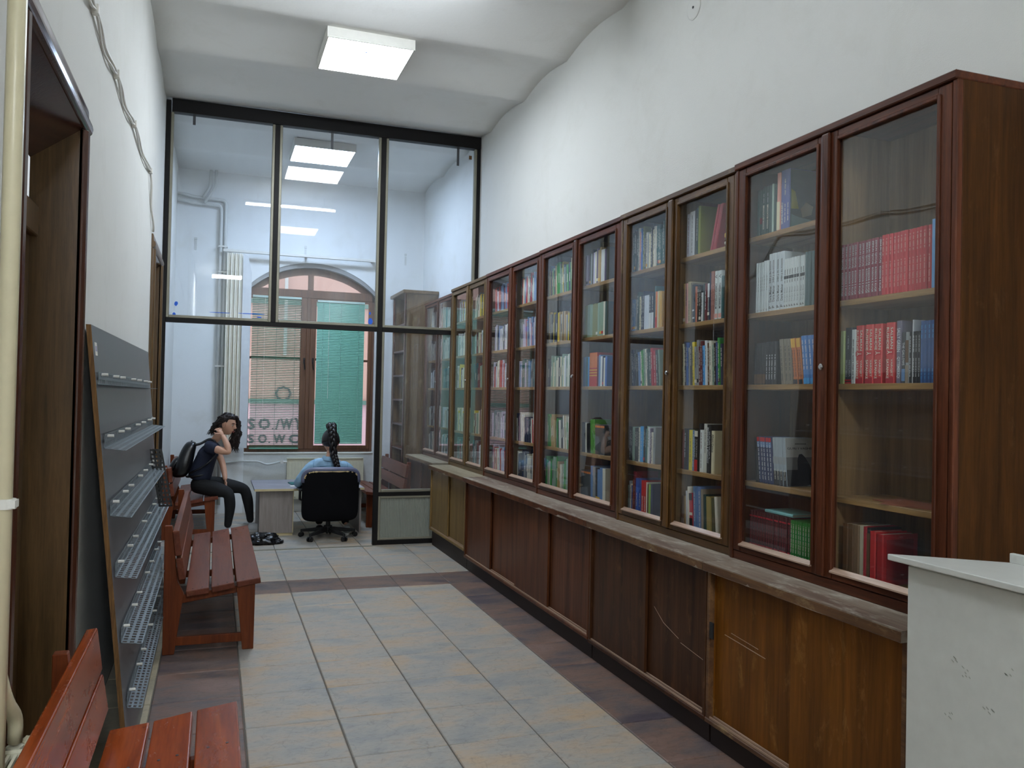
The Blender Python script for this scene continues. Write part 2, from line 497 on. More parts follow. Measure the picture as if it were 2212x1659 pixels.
# ------------------------------------------------------------------ doors in the left wall
def wall_door(n, y0, y1, zt, near):
    """wooden door in a deep lining with a bull-nosed casing"""
    d = struct(thing('door_%d' % n, None, None, (XL, 0, 0)))
    w = 0.115
    prof = [(0, 0), (.018, 0), (.03, .012), (.034, .03), (.030, .05), (.018, .056), (.016, .10), (.012, w), (0, w)]
    for (ya, sgn) in ((y0, -1), (y1, 1)):
        k = MB(); k.prism([(a, ya + sgn * b) for a, b in prof][::sgn], 'z', 0, zt)
        k.build('casing', M['door_dark' if near else 'door_oak'], d, smooth=False, bevel=.003)
    k = MB(); k.prism([(a, zt + b) for a, b in prof], 'y', y0 - w, y1 + w)
    k.build('casing', M['door_dark' if near else 'door_oak'], d, bevel=.003)
    dp = -.165
    for ya, yb in ((y0 - .04, y0), (y1, y1 + .04)):
        k = MB(); k.box(dp, .012, ya, yb, 0, zt)
        k.build('jamb', M['door_oak'], d)
    k = MB(); k.hexa([(dp, y0, zt - .13), (.012, y0, zt), (.012, y1, zt), (dp, y1, zt - .13), (dp, y0, zt + .04), (.012, y0, zt + .04), (.012, y1, zt + .04), (dp, y1, zt + .04)])
    k.build('head_lining', M['door_dark'], d)
    k = MB(); k.box(dp - .01, dp + .035, y0, y1, 2.17, 2.285)
    k.build('transom', M['door_oak'], d, bevel=.004)
    lf = MB(); lf.box(dp - .03, dp + .006, y0, y1, 0, 2.17)
    leaf = lf.build('leaf', M['door_oak'], d)
    for za, zb in ((.18, .95), (1.08, 2.05)):
        k = MB(); k.frame(y0 + .12, y1 - .12, za, zb, .035, dp + .006, dp + .022)
        k.build('moulding', M['door_oak'], leaf, bevel=.005, seg=2)
    k = MB(); k.cyl((dp + .006, y0 + .06, 1.02), (dp + .06, y0 + .06, 1.02), .011); k.box(dp + .05, dp + .064, y0 + .05, y0 + .17, 1.01, 1.03)
    k.build('handle', M['chrome'], leaf)
    m, nt, p = newmat('ribbed_glass_reflection')
    v = coords(nt, (1, 1, 1))
    wv = node(nt, 'ShaderNodeTexWave', wave_type='BANDS', bands_direction='Z', wave_profile='SIN')
    wv.inputs['Scale'].default_value = 9; wv.inputs['Distortion'].default_value = 5; wv.inputs['Detail'].default_value = 1; wv.inputs['Detail Scale'].default_value = 2.2
    nt.links.new(v, wv.inputs[0])
    nt.links.new(ramp(nt, wv.outputs[1], [(.25, '2b2d33'), (.45, '767c88')]), p.inputs['Base Color'])  # reflections in the ribbed glass, painted as light and dark bands
    p.inputs['Roughness'].default_value = .15
    k = MB(); k.box(dp - .02, dp - .008, y0, y1, 2.285, zt - .02)
    k.build('transom_glass', m, d)
wall_door(1, 2.56, 3.60, 2.60, True)
wall_door(2, 7.50, 8.44, 2.75, False)

# ------------------------------------------------------------------ arched window
win = struct(thing('window_1', None, None, (0, YB, 0)))
FY0, FY1 = .11, .175
def arch_band(x0, x1, zs, zt, w, ya, yb, n=28):
    k = MB()
    for i in range(n):
        a = x0 + (x1 - x0) * i / n; b = x0 + (x1 - x0) * (i + 1) / n
        za, zb = arch_z(a, x0, x1, zs, zt), arch_z(b, x0, x1, zs, zt)
        k.hexa([(a, ya, za - w), (b, ya, zb - w), (b, yb, zb - w), (a, yb, za - w), (a, ya, za), (b, ya, zb), (b, yb, zb), (a, yb, za)])
    return k
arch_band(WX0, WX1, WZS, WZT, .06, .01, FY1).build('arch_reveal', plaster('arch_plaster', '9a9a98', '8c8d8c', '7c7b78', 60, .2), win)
arch_band(WX0, WX1, WZS - .055, WZT - .06, .085, FY0, FY1).build('arch_frame', M['brown_frame'], win)
for bx_ in ((WX0, WX0 + .022, WZ0, WZS), (WX1 - .04, WX1, WZ0, WZS), (WX0 + .022, WX1 - .04, WZ0, WZ0 + .04)):
    k = MB(); k.box(bx_[0], bx_[1], FY0, FY1, bx_[2], bx_[3]); k.build('outer_frame', M['brown_frame'], win, bevel=.004)
k = MB(); k.box(WX0 + .022, WX1 - .04, FY0 - .02, FY1, 2.87, 2.98); k.build('transom', M['brown_frame'], win, bevel=.004)
k = MB(); k.box(1.155, 1.225, FY0 - .01, FY1, 2.98, WZT - .145); k.build('mullion', M['brown_frame'], win, bevel=.004)
k = MB(); k.box(1.145, 1.195, FY0 - .02, FY1, WZ0 + .04, 2.87); k.build('mullion', M['brown_frame'], win, bevel=.004)
for x0, x1, hx, wl, wr in ((WX0 + .022, 1.145, 1.12, .024, .075), (1.195, WX1 - .04, 1.235, .075, .04)):
    k = MB(); w = .045; za, zb = WZ0 + .04, 2.87
    k.box(x0, x0 + wl, FY0 - .015, FY1 - .01, za, zb); k.box(x1 - wr, x1, FY0 - .015, FY1 - .01, za, zb)
    k.box(x0 + wl, x1 - wr, FY0 - .015, FY1 - .01, za, za + w); k.box(x0 + wl, x1 - wr, FY0 - .015, FY1 - .01, zb - .03, zb)
    k.box(x0 + wl, x1 - wr, FY0, FY1 - .02, 2.03, 2.06)
    s = k.build('sash', M['brown_frame'], win, bevel=.003)
    g = MB(); g.box(x0 + wl, x1 - wr, FY0 + .02, FY0 + .024, za + w, zb - .03); g.build('glass_pane', M['glass_win'], s)
    h = MB(); h.box(hx - .012, hx + .012, FY0 - .035, FY0 - .015, 1.98, 2.06); h.tube([(hx, FY0 - .04, 2.03), (hx, FY0 - .055, 2.0), (hx + .01, FY0 - .055, 1.90)], .009)
    h.build('handle', M['black_gl'], s)
for x0, x1 in ((WX0 + .03, 1.155), (1.225, WX1 - .04)):
    g = MB()
    pts = [(x0 + (x1 - x0) * i / 10, arch_z(x0 + (x1 - x0) * i / 10, WX0, WX1, WZS - .055, WZT - .06) - .075) for i in range(11)]
    pts = [(a_, max(b_, 2.981)) for a_, b_ in pts]
    g.prism([(x0, 2.98), (x1, 2.98)] + pts[::-1], 'y', FY0 + .03, FY0 + .034)
    g.build('glass_pane', M['glass_win'], win)
k = MB(); k.box(WX0, WX1, .002, .11, WZ0 - .02, WZ0); k.build('sill', M['white_pl'], win, bevel=.004)
# house across the street, seen through the panes, with its lettering
fac = MB(); fac.box(-6, 9, 14.4, 14.7, 1.42, 6.5, 0); fac.box(-6, 9, 14.38, 14.7, -.5, 1.42, 1)
fo = fac.build('facing_house', [M['facade'], M['facade_pink']])
tag(fo, 'salmon rendered house front across the lane seen through the arched window', 'building')
for xx in (0.2, 1.05, 2.6): 
    k = MB(); k.box(xx, xx + .05, 14.34, 14.4, 2.2, 6.5); k.build('downpipe', M['white_pipe'], fo)
k = MB(); k.box(-6, 9, 14.33, 14.38, 1.40, 1.47); k.box(-6, 9, 14.36, 14.4, 3.05, 3.12); k.build('ledge', M['cord'], fo)
k = MB()
yl = 14.365
for ch_, x, z, w, h in (('S', .50, .97, .13, .18), ('O', .68, .97, .19, .18), ('.', .90, .97, .02, .03), ('/', .95, .97, .07, .17), ('W', 1.03, .97, .20, .18), ('Y', 1.25, .97, .13, .20),
                       ('S', .50, .74, .12, .15), ('O', .68, .74, .14, .15), ('.', .85, .74, .02, .03), ('W', .92, .74, .20, .15), ('C', 1.17, .74, .16, .15)):
    add_text(k, ch_, (x, yl, z), (1, 0, 0), (0, 0, 1), w, h, 0, .03)
add_text(k, 'O', (.93, yl + .01, 1.44), (1, 0, 0), (0, 0, 1), 0.27, .25, 0, .0)
tag(k.build('painted_letters', plain('4c4a50', .7), fo), kind='stuff')
struct((lambda g: g)(MB().box(-8, 11, 11.85, 16, -.6, -.5).build('ground_outside', M['dado'])))

# ------------------------------------------------------------------ venetian blinds
def blind(x0, x1, z0, z1, tilt, label, n):
    b = thing('venetian_blind', label, 'blind', (0, YB + .045, 0))
    k = MB(); k.box(x0, x1, -.014, .014, z1, z1 + .028); k.build('head_rail', M['blind_rail'], b, bevel=.003)
    k = MB(); k.box(x0, x1, -.012, .012, z0 - .012, z0 + .006); k.build('bottom_rail', M['blind_g'], b, bevel=.003)
    k = MB(); w = .0128; c, s = math.cos(tilt) * w, math.sin(tilt) * w
    for i in range(n):
        z = z0 + .02 + (z1 - .01 - z0 - .02) * i / (n - 1)
        jit = R.uniform(-.0012, .0012)
        k.add([(x0, -c, z - s + jit), (x1, -c, z - s), (x1, 0, z + .0018), (x0, 0, z + .0018 + jit), (x0, c, z + s + jit), (x1, c, z + s),
               (x0, -c, z - s - .0006), (x1, -c, z - s - .0006), (x1, 0, z + .001), (x0, 0, z + .001), (x0, c, z + s - .0006), (x1, c, z + s - .0006)],
              [(0, 1, 2, 3), (3, 2, 5, 4), (6, 9, 8, 7), (9, 10, 11, 8), (0, 6, 7, 1), (4, 5, 11, 10)])
    tag(k.build('slats', M['blind_g'], b), kind='stuff')
    for f in (.12, .5, .88):
        x = x0 + (x1 - x0) * f
        k = MB(); k.box(x - .0015, x + .0015, -.0145, -.0125, z0, z1); k.box(x - .0015, x + .0015, .0125, .0145, z0, z1); k.build('ladder_cord', M['cord'], b)
    k = MB(); k.tube([(x0 + .16, -.02, z1), (x0 + .16, -.022, z0 + .1 if tilt < 1 else z0 + .6)], .002, 6); k.build('pull_cord', M['white_pl'], b)
    return b
blind(.435, 1.065, .845, 2.84, math.radians(-24), 'half-open green venetian blind over the left window sash', 88)
blind(1.275, 1.915, .915, 2.82, math.radians(66), 'closed turquoise venetian blind over the right window sash', 88)
# ------------------------------------------------------------------ ceiling lamps
def lamp_box(x, y, label, power, col, group='square four-tube ceiling lamps', s=.345, z=4.345):
    t = thing('ceiling_light', label, 'lamp', (x, y, z), 0, group)
    k = MB(); k.box(-s, s, -s, s, .012, .085); k.frame(-s, s, 0, .012, .001, -s, -s + .001)
    k.box(-s, s, -s, -s + .012, -.004, .012); k.box(-s, s, s - .012, s, -.004, .012); k.box(-s, -s + .012, -s + .012, s - .012, -.004, .012); k.box(s - .012, s, -s + .012, s - .012, -.004, .012)
    k.build('housing', M['white_pl'], t, bevel=.002)
    k = MB(); k.box(-s + .03, s - .03, -s + .03, s - .03, .085, ceil_z(y) - z + .02); k.build('mounting_tray', M['iron'], t)
    e = emit_mat('lamp_glow', col, power)
    k = MB(); k.box(-s + .013, s - .013, -s + .013, s - .013, 0, .011); k.build('diffuser', e, t)
    k = MB(); k.box(-.03, .0, -s * .45, -s * .40, -.0015, 0); k.build('sticker', M['blue_paint'], t)
    return t
NEU, COOL = (.91, 1.0, 1.10), (.62, .80, 1.08)
lamp_box(1.09, 6.87, 'bright square ceiling lamp with worn white housing in front of the glass partition', LAMP_MAIN, NEU)
lamp_box(1.11, 9.95, 'glaring square ceiling lamp behind the glass partition', LAMP_BACK, COOL, z=4.36)
lamp_box(1.19, 3.06, 'square four-tube ceiling lamp overhead, mirrored small in the partition glass', LAMP_NEAR, NEU)
lamp_box(.2, -3.4, 'square ceiling lamp at the far end of the corridor behind the viewer', LAMP_HALL, NEU)
t = thing('tube_light', 'long bare fluorescent tube lamp across the ceiling, mirrored in the partition glass', 'lamp', (.95, 5.28, 4.25))
k = MB(); k.box(-.64, .64, -.022, .022, .03, .06); k.build('housing', M['white_pl'], t, bevel=.003)
for x in (-.45, .45):
    k = MB(); k.cyl((x, 0, .06), (x, 0, ceil_z(5.28) - 4.25 + .01), .006, 8); k.build('stem', M['white_pl'], t)
for x in (-.625, .625):
    k = MB(); k.box(x - .012, x + .012, -.015, .015, -.005, .03); k.build('end_cap', M['white_pl'], t)
k = MB(); k.cyl((-.61, 0, .008), (.61, 0, .008), .014, 10); k.build('tube', emit_mat('tube_glow', NEU, LAMP_TUBE), t)

# ------------------------------------------------------------------ glass partition
pt = thing('glass_partition', 'black steel and glass partition with open doorway, reaching the ceiling', 'partition', (0, YP, 0))
def pbox(name, x0, x1, z0, z1, d=.028, mat='steel_dark', bev=.002):
    k = MB(); k.box(x0, x1, -d, d, z0, z1); return k.build(name, M[mat], pt, bevel=bev)
M1, M2 = .535, 1.625
pbox('header_beam', XL + .055, XR - .005, 4.315, 4.445, .045)
pbox('post', XL + .002, XL + .045, 0, 4.43); pbox('post', XR - .04, XR - .002, 0, 4.315)
pbox('mullion', M1 - .022, M1 + .022, 2.30, 4.315); pbox('mullion', M2 - .025, M2 + .025, 0, 4.315)
pbox('rail', XL + .045, M2 - .025, 2.255, 2.30); pbox('rail', M2 + .025, XR - .04, 2.255, 2.30)
pbox('rail', M2 + .025, XR - .04, .515, .555); pbox('sill_rail', M2 + .025, XR - .04, 0, .05)
for x0, x1, z0, z1 in ((XL + .045, M1 - .022, 2.30, 4.315), (M1 + .022, M2 - .025, 2.30, 4.315), (M2 + .025, XR - .04, 2.30, 4.315), (M2 + .025, XR - .04, .555, 2.255)):
    k = MB(); k.box(x0 + .005, x1 - .005, -.002, .002, z0 + .005, z1 - .005)
    g = k.build('glass_pane', M['glass'], pt)
    g.rotation_euler = (R.uniform(-.003, .003), 0, R.uniform(-.004, .004))
    k = MB(); w = .028
    for ya, yb in ((-.024, -.004), (.004, .024)):
        k.box(x0, x0 + w, ya, yb, z0, z1); k.box(x1 - w, x1, ya, yb, z0, z1); k.box(x0 + w, x1 - w, ya, yb, z0, z0 + w)
    k.build('glazing_bead', M['bead_metal'], pt, bevel=.004)
x0, x1, z0, z1 = M2 + .025, XR - .04, .05, .515
k = MB(); n = 64
for i in range(n):
    a = x0 + (x1 - x0) * i / n; b = x0 + (x1 - x0) * (i + 1) / n; c = (a + b) / 2
    k.hexa([(a, -.012, z0), (c, -.017, z0), (c, .01, z0), (a, .01, z0), (a, -.012, z1), (c, -.017, z1), (c, .01, z1), (a, .01, z1)])
    k.hexa([(c, -.017, z0), (b, -.012, z0), (b, .01, z0), (c, .01, z0), (c, -.017, z1), (b, -.012, z1), (b, .01, z1), (c, .01, z1)])
k.build('corrugated_panel', M['panel_corr'], pt)
k = MB(); w = .024
k.box(x0, x0 + w, -.027, -.012, z0, z1); k.box(x0 + w, x1, -.027, -.012, z0, z0 + w); k.box(x0 + w, x1, -.027, -.012, z1 - w, z1)
k.build('glazing_bead', M['bead_metal'], pt, bevel=.004)
for x, z in ((-.262, 4.22), (1.085, 4.14), (2.449, 4.12)):
    k = MB(); k.box(x - .013, x + .013, .006, .012, z, 4.315); k.build('hanging_strap', M['iron'], pt)
k = MB(); k.box(2.57, 2.60, -.012, -.003, 4.20, 4.24); k.build('wooden_wedge', M['chip'], pt)
# dried blue paint dabs along the foot of the upper panes
for x, z, w, h in ((-.385, 2.44, .035, .05), (-.40, 2.335, .03, .035), (.03, 2.372, .22, .008), (.33, 2.376, .30, .009), (.40, 2.345, .06, .014), (1.525, 2.36, .05, .075), (1.52, 2.445, .026, .03)):
    k = MB(); pts = [(x + w / 2 * math.cos(2 * PI * i / 9) * R.uniform(.75, 1.1), z + h / 2 * math.sin(2 * PI * i / 9) * R.uniform(.75, 1.1)) for i in range(9)]
    k.prism(pts, 'y', -.0075, -.004); k.build('paint_dab', M['blue_paint'], pt)

# ------------------------------------------------------------------ pipes, curtain, radiator of the back room
t = thing('heating_pipe', 'pair of white pipes bending across the back wall corner and down beside the curtain', 'pipe', (0, YB, 0))
def pipe(pts, r, name='pipe', mat='white_pipe', par=None):
    P = [Vector(p) for p in pts]; out = [P[0]]
    for i in range(1, len(P) - 1):
        a, b, c = P[i - 1], P[i], P[i + 1]
        d1 = (a - b).normalized() * min(.06, (a - b).length * .45); d2 = (c - b).normalized() * min(.06, (c - b).length * .45)
        for q in (0, .25, .5, .75, 1): out.append((b + d1) * (1 - q) ** 2 + b * 2 * q * (1 - q) + (b + d2) * q * q)
    out.append(P[-1])
    k = MB(); k.tube(out, r, 10); return k.build(name, M[mat], par or t, smooth=True)
pipe([(XL + .01, -.06, 4.10), (-.4, -.06, 4.09), (-.35, -.05, 4.075), (.075, -.05, 4.06), (.075, -.05, .12)], .021)
pipe([(XL + .01, -.06, 4.02), (-.4, -.06, 4.01), (-.35, -.05, 3.995), (.02, -.05, 3.985), (.02, -.05, .12)], .021)
pipe([(-.21, -.075, 4.07), (-.12, -.075, 4.22), (-.12, -.075, 4.43)], .018)
pipe([(-.19, -.095, 4.0), (-.055, -.095, 4.22), (-.055, -.095, 4.43)], .018)
for z in (3.45, 3.12, 1.9):
    k = MB(); k.box(-.01, .105, -.075, 0, z, z + .02); k.build('pipe_clamp', M['white_pl'], t)
t = thing('curtain', 'cream vertical-slat blind gathered beside the arched window', 'curtain', (0, YB - .13, 0))
k = MB(); k.box(.05, 2.08, -.02, .02, 3.385, 3.42); k.build('track', M['white_pl'], t, bevel=.003)
for x in (.16, 1.1, 1.98):
    k = MB(); k.box(x - .015, x + .015, .02, .13, 3.40, 3.43); k.build('bracket', M['white_pl'], t)
for i in range(8):
    x = .10 + i * .025
    k = MB(); e_ = .012 if i % 2 else -.006; k.hexa([(x, -.03 + e_, .95), (x + .004, -.035 + e_, .95), (x + .032, .02 + e_, .95), (x + .028, .025 + e_, .95), (x, -.03 + e_, 3.37), (x + .004, -.035 + e_, 3.37), (x + .032, .02 + e_, 3.37), (x + .028, .025 + e_, 3.37)])
    k.build('slat', M['curtain'], t)
k = MB(); k.prism([(.30, .86), (.40, .86), (.41, 3.12), (.36, 3.34), (.30, 3.37)], 'y', -.045, -.038)
k.build('end_slat', M['curtain_w'], t)

t = thing('radiator', 'cream panel radiator with vertical flutes under the arched window', 'radiator', (.92, YB - .02, .18))
k = MB(); k.box(0, 1.0, -.07, -.055, 0, .53)
for i in range(24): k.box(.02 + i * .0405, .040 + i * .0405, -.082, -.07, .03, .49)
k.box(0, 1.0, -.02, -.005, 0, .53); k.build('panel', M['cream_rad'], t)
k = MB(); k.box(0, 1.0, -.085, 0, .53, .54); k.box(-.004, 0, -.085, 0, 0, .54); k.box(1.0, 1.004, -.085, 0, 0, .54); k.build('cover_grille', M['cream_rad'], t, bevel=.003)
k = MB(); k.cyl((-.10, -.05, .49), (-.004, -.05, .49), .014); k.cyl((-.07, -.05, .49), (-.07, -.095, .49), .022); k.build('valve', M['white_pl'], t, smooth=False)
k = MB(); k.box(.2, .24, -.02, .02, .1, .45); k.box(.76, .80, -.02, .02, .1, .45); k.build('wall_bracket', M['iron'], t)
pipe([(-.84, .0, .47), (-.62, -.02, .50), (-.36, -.05, .50), (-.26, -.05, .45), (-.10, -.05, .49)], .013, 'feed_pipe')

# ------------------------------------------------------------------ radiator and riser beside the near door
t = thing('radiator', 'cream radiator with slotted top grille at the lower left corner', 'radiator', (XL + .01, 1.55, .14))
k = MB(); k.box(.015, .03, 0, .84, 0, .53); k.box(.085, .10, 0, .84, 0, .53)
for i in range(20): k.box(.10, .106, .02 + i * .041, .045 + i * .041, .04, .49)
k.build('panel', M['cream_rad'], t)
k = MB()
for x in (.012, .028, .044, .060, .076, .092): k.box(x, x + .007, .0, .85, .53, .54)
for y in (0, .21, .42, .63, .84): k.box(.012, .104, y, y + .012, .528, .542)
k.build('top_grille', M['cream_rad'], t)
k = MB(); k.box(.01, .108, .85, .858, 0, .545); k.build('side_cover', M['cream_rad'], t, bevel=.003)
k = MB(); k.cyl((.05, .86, .505), (.05, .93, .505), .014); k.tube([(.05, .895, .47), (.05, .895, .54)], .020, 12)
v_ = k.build('valve', M['cream_rad'], t)
k = MB(); k.tube([(.055, .925, .505), (.058, .935, .505), (.060, .94, .505), (.068, .985, .505), (.069, .99, .505)], [.018, .022, .027, .025, .018], 14)
for i in range(12):
    a = 2 * PI * i / 12; k.box(.062 + .025 * math.cos(a) - .0025, .062 + .025 * math.cos(a) + .0025, .945, .98, .505 + .025 * math.sin(a) - .0025, .505 + .025 * math.sin(a) + .0025)
k.build('thermostat_knob', M['cream'], t, smooth=False)
t = thing('heating_pipe', 'cream riser pipe with a bent branch, left of the near wooden door', 'pipe', (XL, 2.25, 0))
pipe([(.052, .02, 4.40), (.052, .02, .06)], .021, 'riser', 'cream')
pipe([(.052, .02, .93), (.056, .09, .83), (.062, .185, .76), (.06, .195, .69)], .0175, 'branch', 'cream')
for z in (1.32, 3.0):
    k = MB(); k.box(.001, .082, .0, .042, z - .009, z + .009); k.tube([(.058, .02, z - .012), (.058, .02, z + .012)], .023, 12); k.build('pipe_clip', M['white_pl'], t)

# ------------------------------------------------------------------ cables on the left wall
t = thing('wall_cable', 'pair of loose white cables clipped in sags along the left wall', 'cable', (XL, 0, 0))
CP = [(2.9, 3.13), (3.81, 3.165), (4.60, 3.18), (5.55, 3.215), (6.90, 3.265), (7.38, 2.88)]
for q, (amp, off, rad) in enumerate(((.022, .0, .0085), (.045, -.02, .006))):
    P = []
    for (a, za), (b, zb) in zip(CP[:-1], CP[1:]):
        for i in range(10):
            f = i / 10
            P.append((.012 + .006 * math.sin(f * 9 + q), a + (b - a) * f, za + (zb - za) * f - amp * 4 * f * (1 - f) + off * .5 + .006 * noise.noise(Vector((a + f * 3, q, 1)))))
    P.append((.012, CP[-1][0], CP[-1][1]))
    k = MB(); k.tube(P, rad, 7); k.build('cable', M['white_pl'], t, smooth=True)
for y, z in CP[1:5]:
    k = MB(); k.box(0, .03, y - .016, y + .016, z - .03, z + .012); k.build('clip', M['white_pl'], t, bevel=.003)
t = thing('cover_plate', 'round flush cover plate high on the right wall', 'wall plate', (XR, 4.43, 4.0))
k = MB(); k.tube([(0, 0, 0), (-.004, 0, 0), (-.007, 0, 0)], [.075, .075, .066], 28); k.build('disc', M['wall'], t)
k = MB(); k.cyl((-.007, 0, .0), (-.010, 0, .0), .008, 8); k.build('screw', M['iron'], t)

# ------------------------------------------------------------------ benches
def bench(L, label, loc, rz, plank='bench', postys=None, dz=0):
    b = thing('bench', label, 'bench', loc, rz, 'slatted wooden benches')
    h = dz
    for (x0, z0, x1, z1) in ((-.138, .383, -.008, .398), (.006, .400, .137, .422), (.152, .424, .292, .444)):
        k = MB(); n = Vector((-(z1 - z0), 0, x1 - x0)).normalized() * -.036
        k.hexa([(x0 + n.x, 0, z0 + n.z + h), (x1 + n.x, 0, z1 + n.z + h), (x1 + n.x, L, z1 + n.z + h), (x0 + n.x, L, z0 + n.z + h), (x0, 0, z0 + h), (x1, 0, z1 + h), (x1, L, z1 + h), (x0, L, z0 + h)])
        o = k.build('seat_plank', M[plank], b, bevel=.005, seg=2)
        s = MB()
        for y in postys or (.10, L - .12):
            for f in (.3, .72):
                x = x0 + (x1 - x0) * f; z = z0 + (z1 - z0) * f
                s.cyl((x, y + .02, z + h - .001), (x, y + .02, z + h + .0012), .005, 8)
        s.build('screw', M['iron'], o)
    for (x0, z0, x1, z1) in ((-.142, .455, -.163, .585), (-.165, .60, -.185, .750)):
        k = MB(); n = Vector((z1 - z0, 0, -(x1 - x0))).normalized() * -.037
        k.hexa([(x0, 0, z0 + h), (x0, L, z0 + h), (x0 + n.x, L, z0 + n.z + h), (x0 + n.x, 0, z0 + n.z + h), (x1, 0, z1 + h), (x1, L, z1 + h), (x1 + n.x, L, z1 + n.z + h), (x1 + n.x, 0, z1 + n.z + h)])
        k.build('back_plank', M[plank], b, bevel=.005, seg=2)
    for y in postys or (.10, L - .12):
        k = MB(); k.prism([(.195, 0), (.262, 0), (.264, .402 + h), (.155, .386 + h)], 'y', y, y + .045); k.build('leg', M['bench_side'], b, bevel=.003)
        k = MB(); k.prism([(-.262, 0), (-.196, 0), (-.150, .36 + h), (-.186, .44 + h), (-.224, .775 + h), (-.266, .775 + h)], 'y', y, y + .045); k.build('rear_post', M['bench_side'], b, bevel=.003)
        k = MB(); k.prism([(-.19, .29 + h), (.17, .345 + h), (.17, .386 + h), (-.165, .345 + h)], 'y', y + .047, y + .085); k.build('seat_bearer', M['bench_side'], b, bevel=.003)
        k = MB(); k.box(-.20, .20, y + .005, y + .035, .05, .102); k.build('stretcher', M['bench_side'], b, bevel=.003)
    return b
bench(2.13, 'red-brown slatted bench alone by the leaning display board, in front of the glass partition', (0, 5.42, 0), 0, postys=(.02, 1.98))
bench(2.15, 'glossy orange-brown slatted bench cut off by the lower left corner', (-.187, 1.14, 0), 0, 'bench_near', postys=(.30, 1.76))
bench(1.75, 'red-brown slatted bench under the woman with the backpack', (-.238, 9.56, 0), 0, postys=(.02, 1.6), dz=.012)
bench(1.57, 'red-brown slatted bench behind the partition glass, facing left by the old bookcases', (1.995, 11.42, 0), PI, postys=(.02, 1.40))

# ------------------------------------------------------------------ leaning display board
bd = thing('display_board', 'dark grey chipboard display panel leaning on the left wall, fitted with perforated ledges', 'display board', (0, 3.83, 0))
BL = 2.66
def bx(y, z):            # front face of the leaning board
    return -.300 - (z / 1.86) * (.19 - .012 * y)
T = .019
def bd_hexa(k, y0, y1, z0, z1, f0, f1, m=0):
    k.hexa([(bx(y0, z0) + f0, y0, z0), (bx(y0, z0) + f1, y0, z0), (bx(y1, z0) + f1, y1, z0), (bx(y1, z0) + f0, y1, z0),
            (bx(y0, z1) + f0, y0, z1), (bx(y0, z1) + f1, y0, z1), (bx(y1, z1) + f1, y1, z1), (bx(y1, z1) + f0, y1, z1)], m)
k = MB(); bd_hexa(k, 0, BL, .0, 1.86, -T, 0)
k.build('panel', M['board_grey'], bd)
k = MB(); bd_hexa(k, -.003, 0, 0, 1.86, -T, 0); k.build('raw_edge', M['chip'], bd)
k = MB(); bd_hexa(k, .055, .115, 1.735, 1.79, 0, .0008); k.build('paper_label', M['paper'], bd)
k = MB()
for i in range(5): bd_hexa(k, .062 + i * .009, .066 + i * .009, 1.752, 1.775, .0008, .0012)
k.build('label_scribble', plain('8a86b0', .6), bd)
def perforated(y0, y1, zn, zf, wall, out, n, droop=.0):
    """slotted angle: an upright flange on the board and a horizontal flange with three rows of slots"""
    k = MB(); L = y1 - y0
    def P(y, up, o):
        z = zn + (zf - zn) * ((y - y0) / L)
        return (bx(y, z) + .003 + o, y, z + up - droop * o)
    def strip(ya, yb, u0, u1, o0, o1):
        a, b, c, d = P(ya, u0, o0), P(ya, u1, o1), P(yb, u1, o1), P(yb, u0, o0)
        nx = .0012 if u0 != u1 else 0; nz = .0012 if o0 != o1 else 0
        k.hexa([a, b, c, d] + [(p[0] + nx, p[1], p[2] + nz) for p in (a, b, c, d)])
    for rows, mode in ((2, 'w'), (3, 'h')):
        wdt = wall if mode == 'w' else out
        bars = [wdt * (i / rows) for i in range(rows + 1)]
        bw = wdt / rows * .21
        for bb in bars:
            b0, b1 = max(0, bb - bw), min(wdt, bb + bw)
            if mode == 'w': strip(y0, y1, b0, b1, 0, 0)
            else: strip(y0, y1, 0, 0, b0, b1)
        for i in range(n + 1):
            yc = y0 + L * i / n; h = L / n * .17
            if mode == 'w': strip(max(y0, yc - h), min(y1, yc + h), 0, wdt, 0, 0)
            else: strip(max(y0, yc - h), min(y1, yc + h), 0, 0, 0, wdt)
    o = k.build('perforated_ledge', M['galv'], bd)
    for f in (.04, .2, .31, .52, .66, .83, .95):
        y = y0 + L * f; p = P(y, wall * .8, 0)
        if 'clip' not in _mc:
            c = MB(); c.cyl((0, 0, 0), (.026, 0, 0), .0065, 8); _mc['clip'] = c.mesh('clip', M['white_pl'])
        place('clip', _mc['clip'], o).location = p
perforated(.03, 2.50, 1.612, 1.60, .055, .055, 62, .0)
perforated(.05, 2.60, 1.345, 1.345, .06, .085, 64, .12)
perforated(.05, 2.45, 1.062, 1.062, .06, .085, 60, .12)
perforated(.05, 2.50, .803, .800, .06, .085, 62, .12)
perforated(.06, 2.40, .523, .52, .06, .085, 58, .12)
perforated(.08, 2.30, .240, .24, .06, .060, 56, .12)
k = MB()
def lp(x, z, o=0): return (x - z * .20, o + z * .05, z)
def lstrip(xa, xb, za, zb):
    P = [lp(xa, za), lp(xb, za), lp(xb, zb), lp(xa, zb)]
    k.hexa(P + [(p[0], p[1] + .0015, p[2]) for p in P])
for c0 in (0, .024, .048, .072): lstrip(c0, c0 + .013, 0, .385)
for i in range(14): lstrip(0, .085, i * .0285, i * .0285 + .013)
o = k.build('metal_strip', M['black_gl']); o.location = (-.335, 6.05, .813)
tag(o, 'loose black slotted strip propped on a ledge of the display board', 'metal strip')
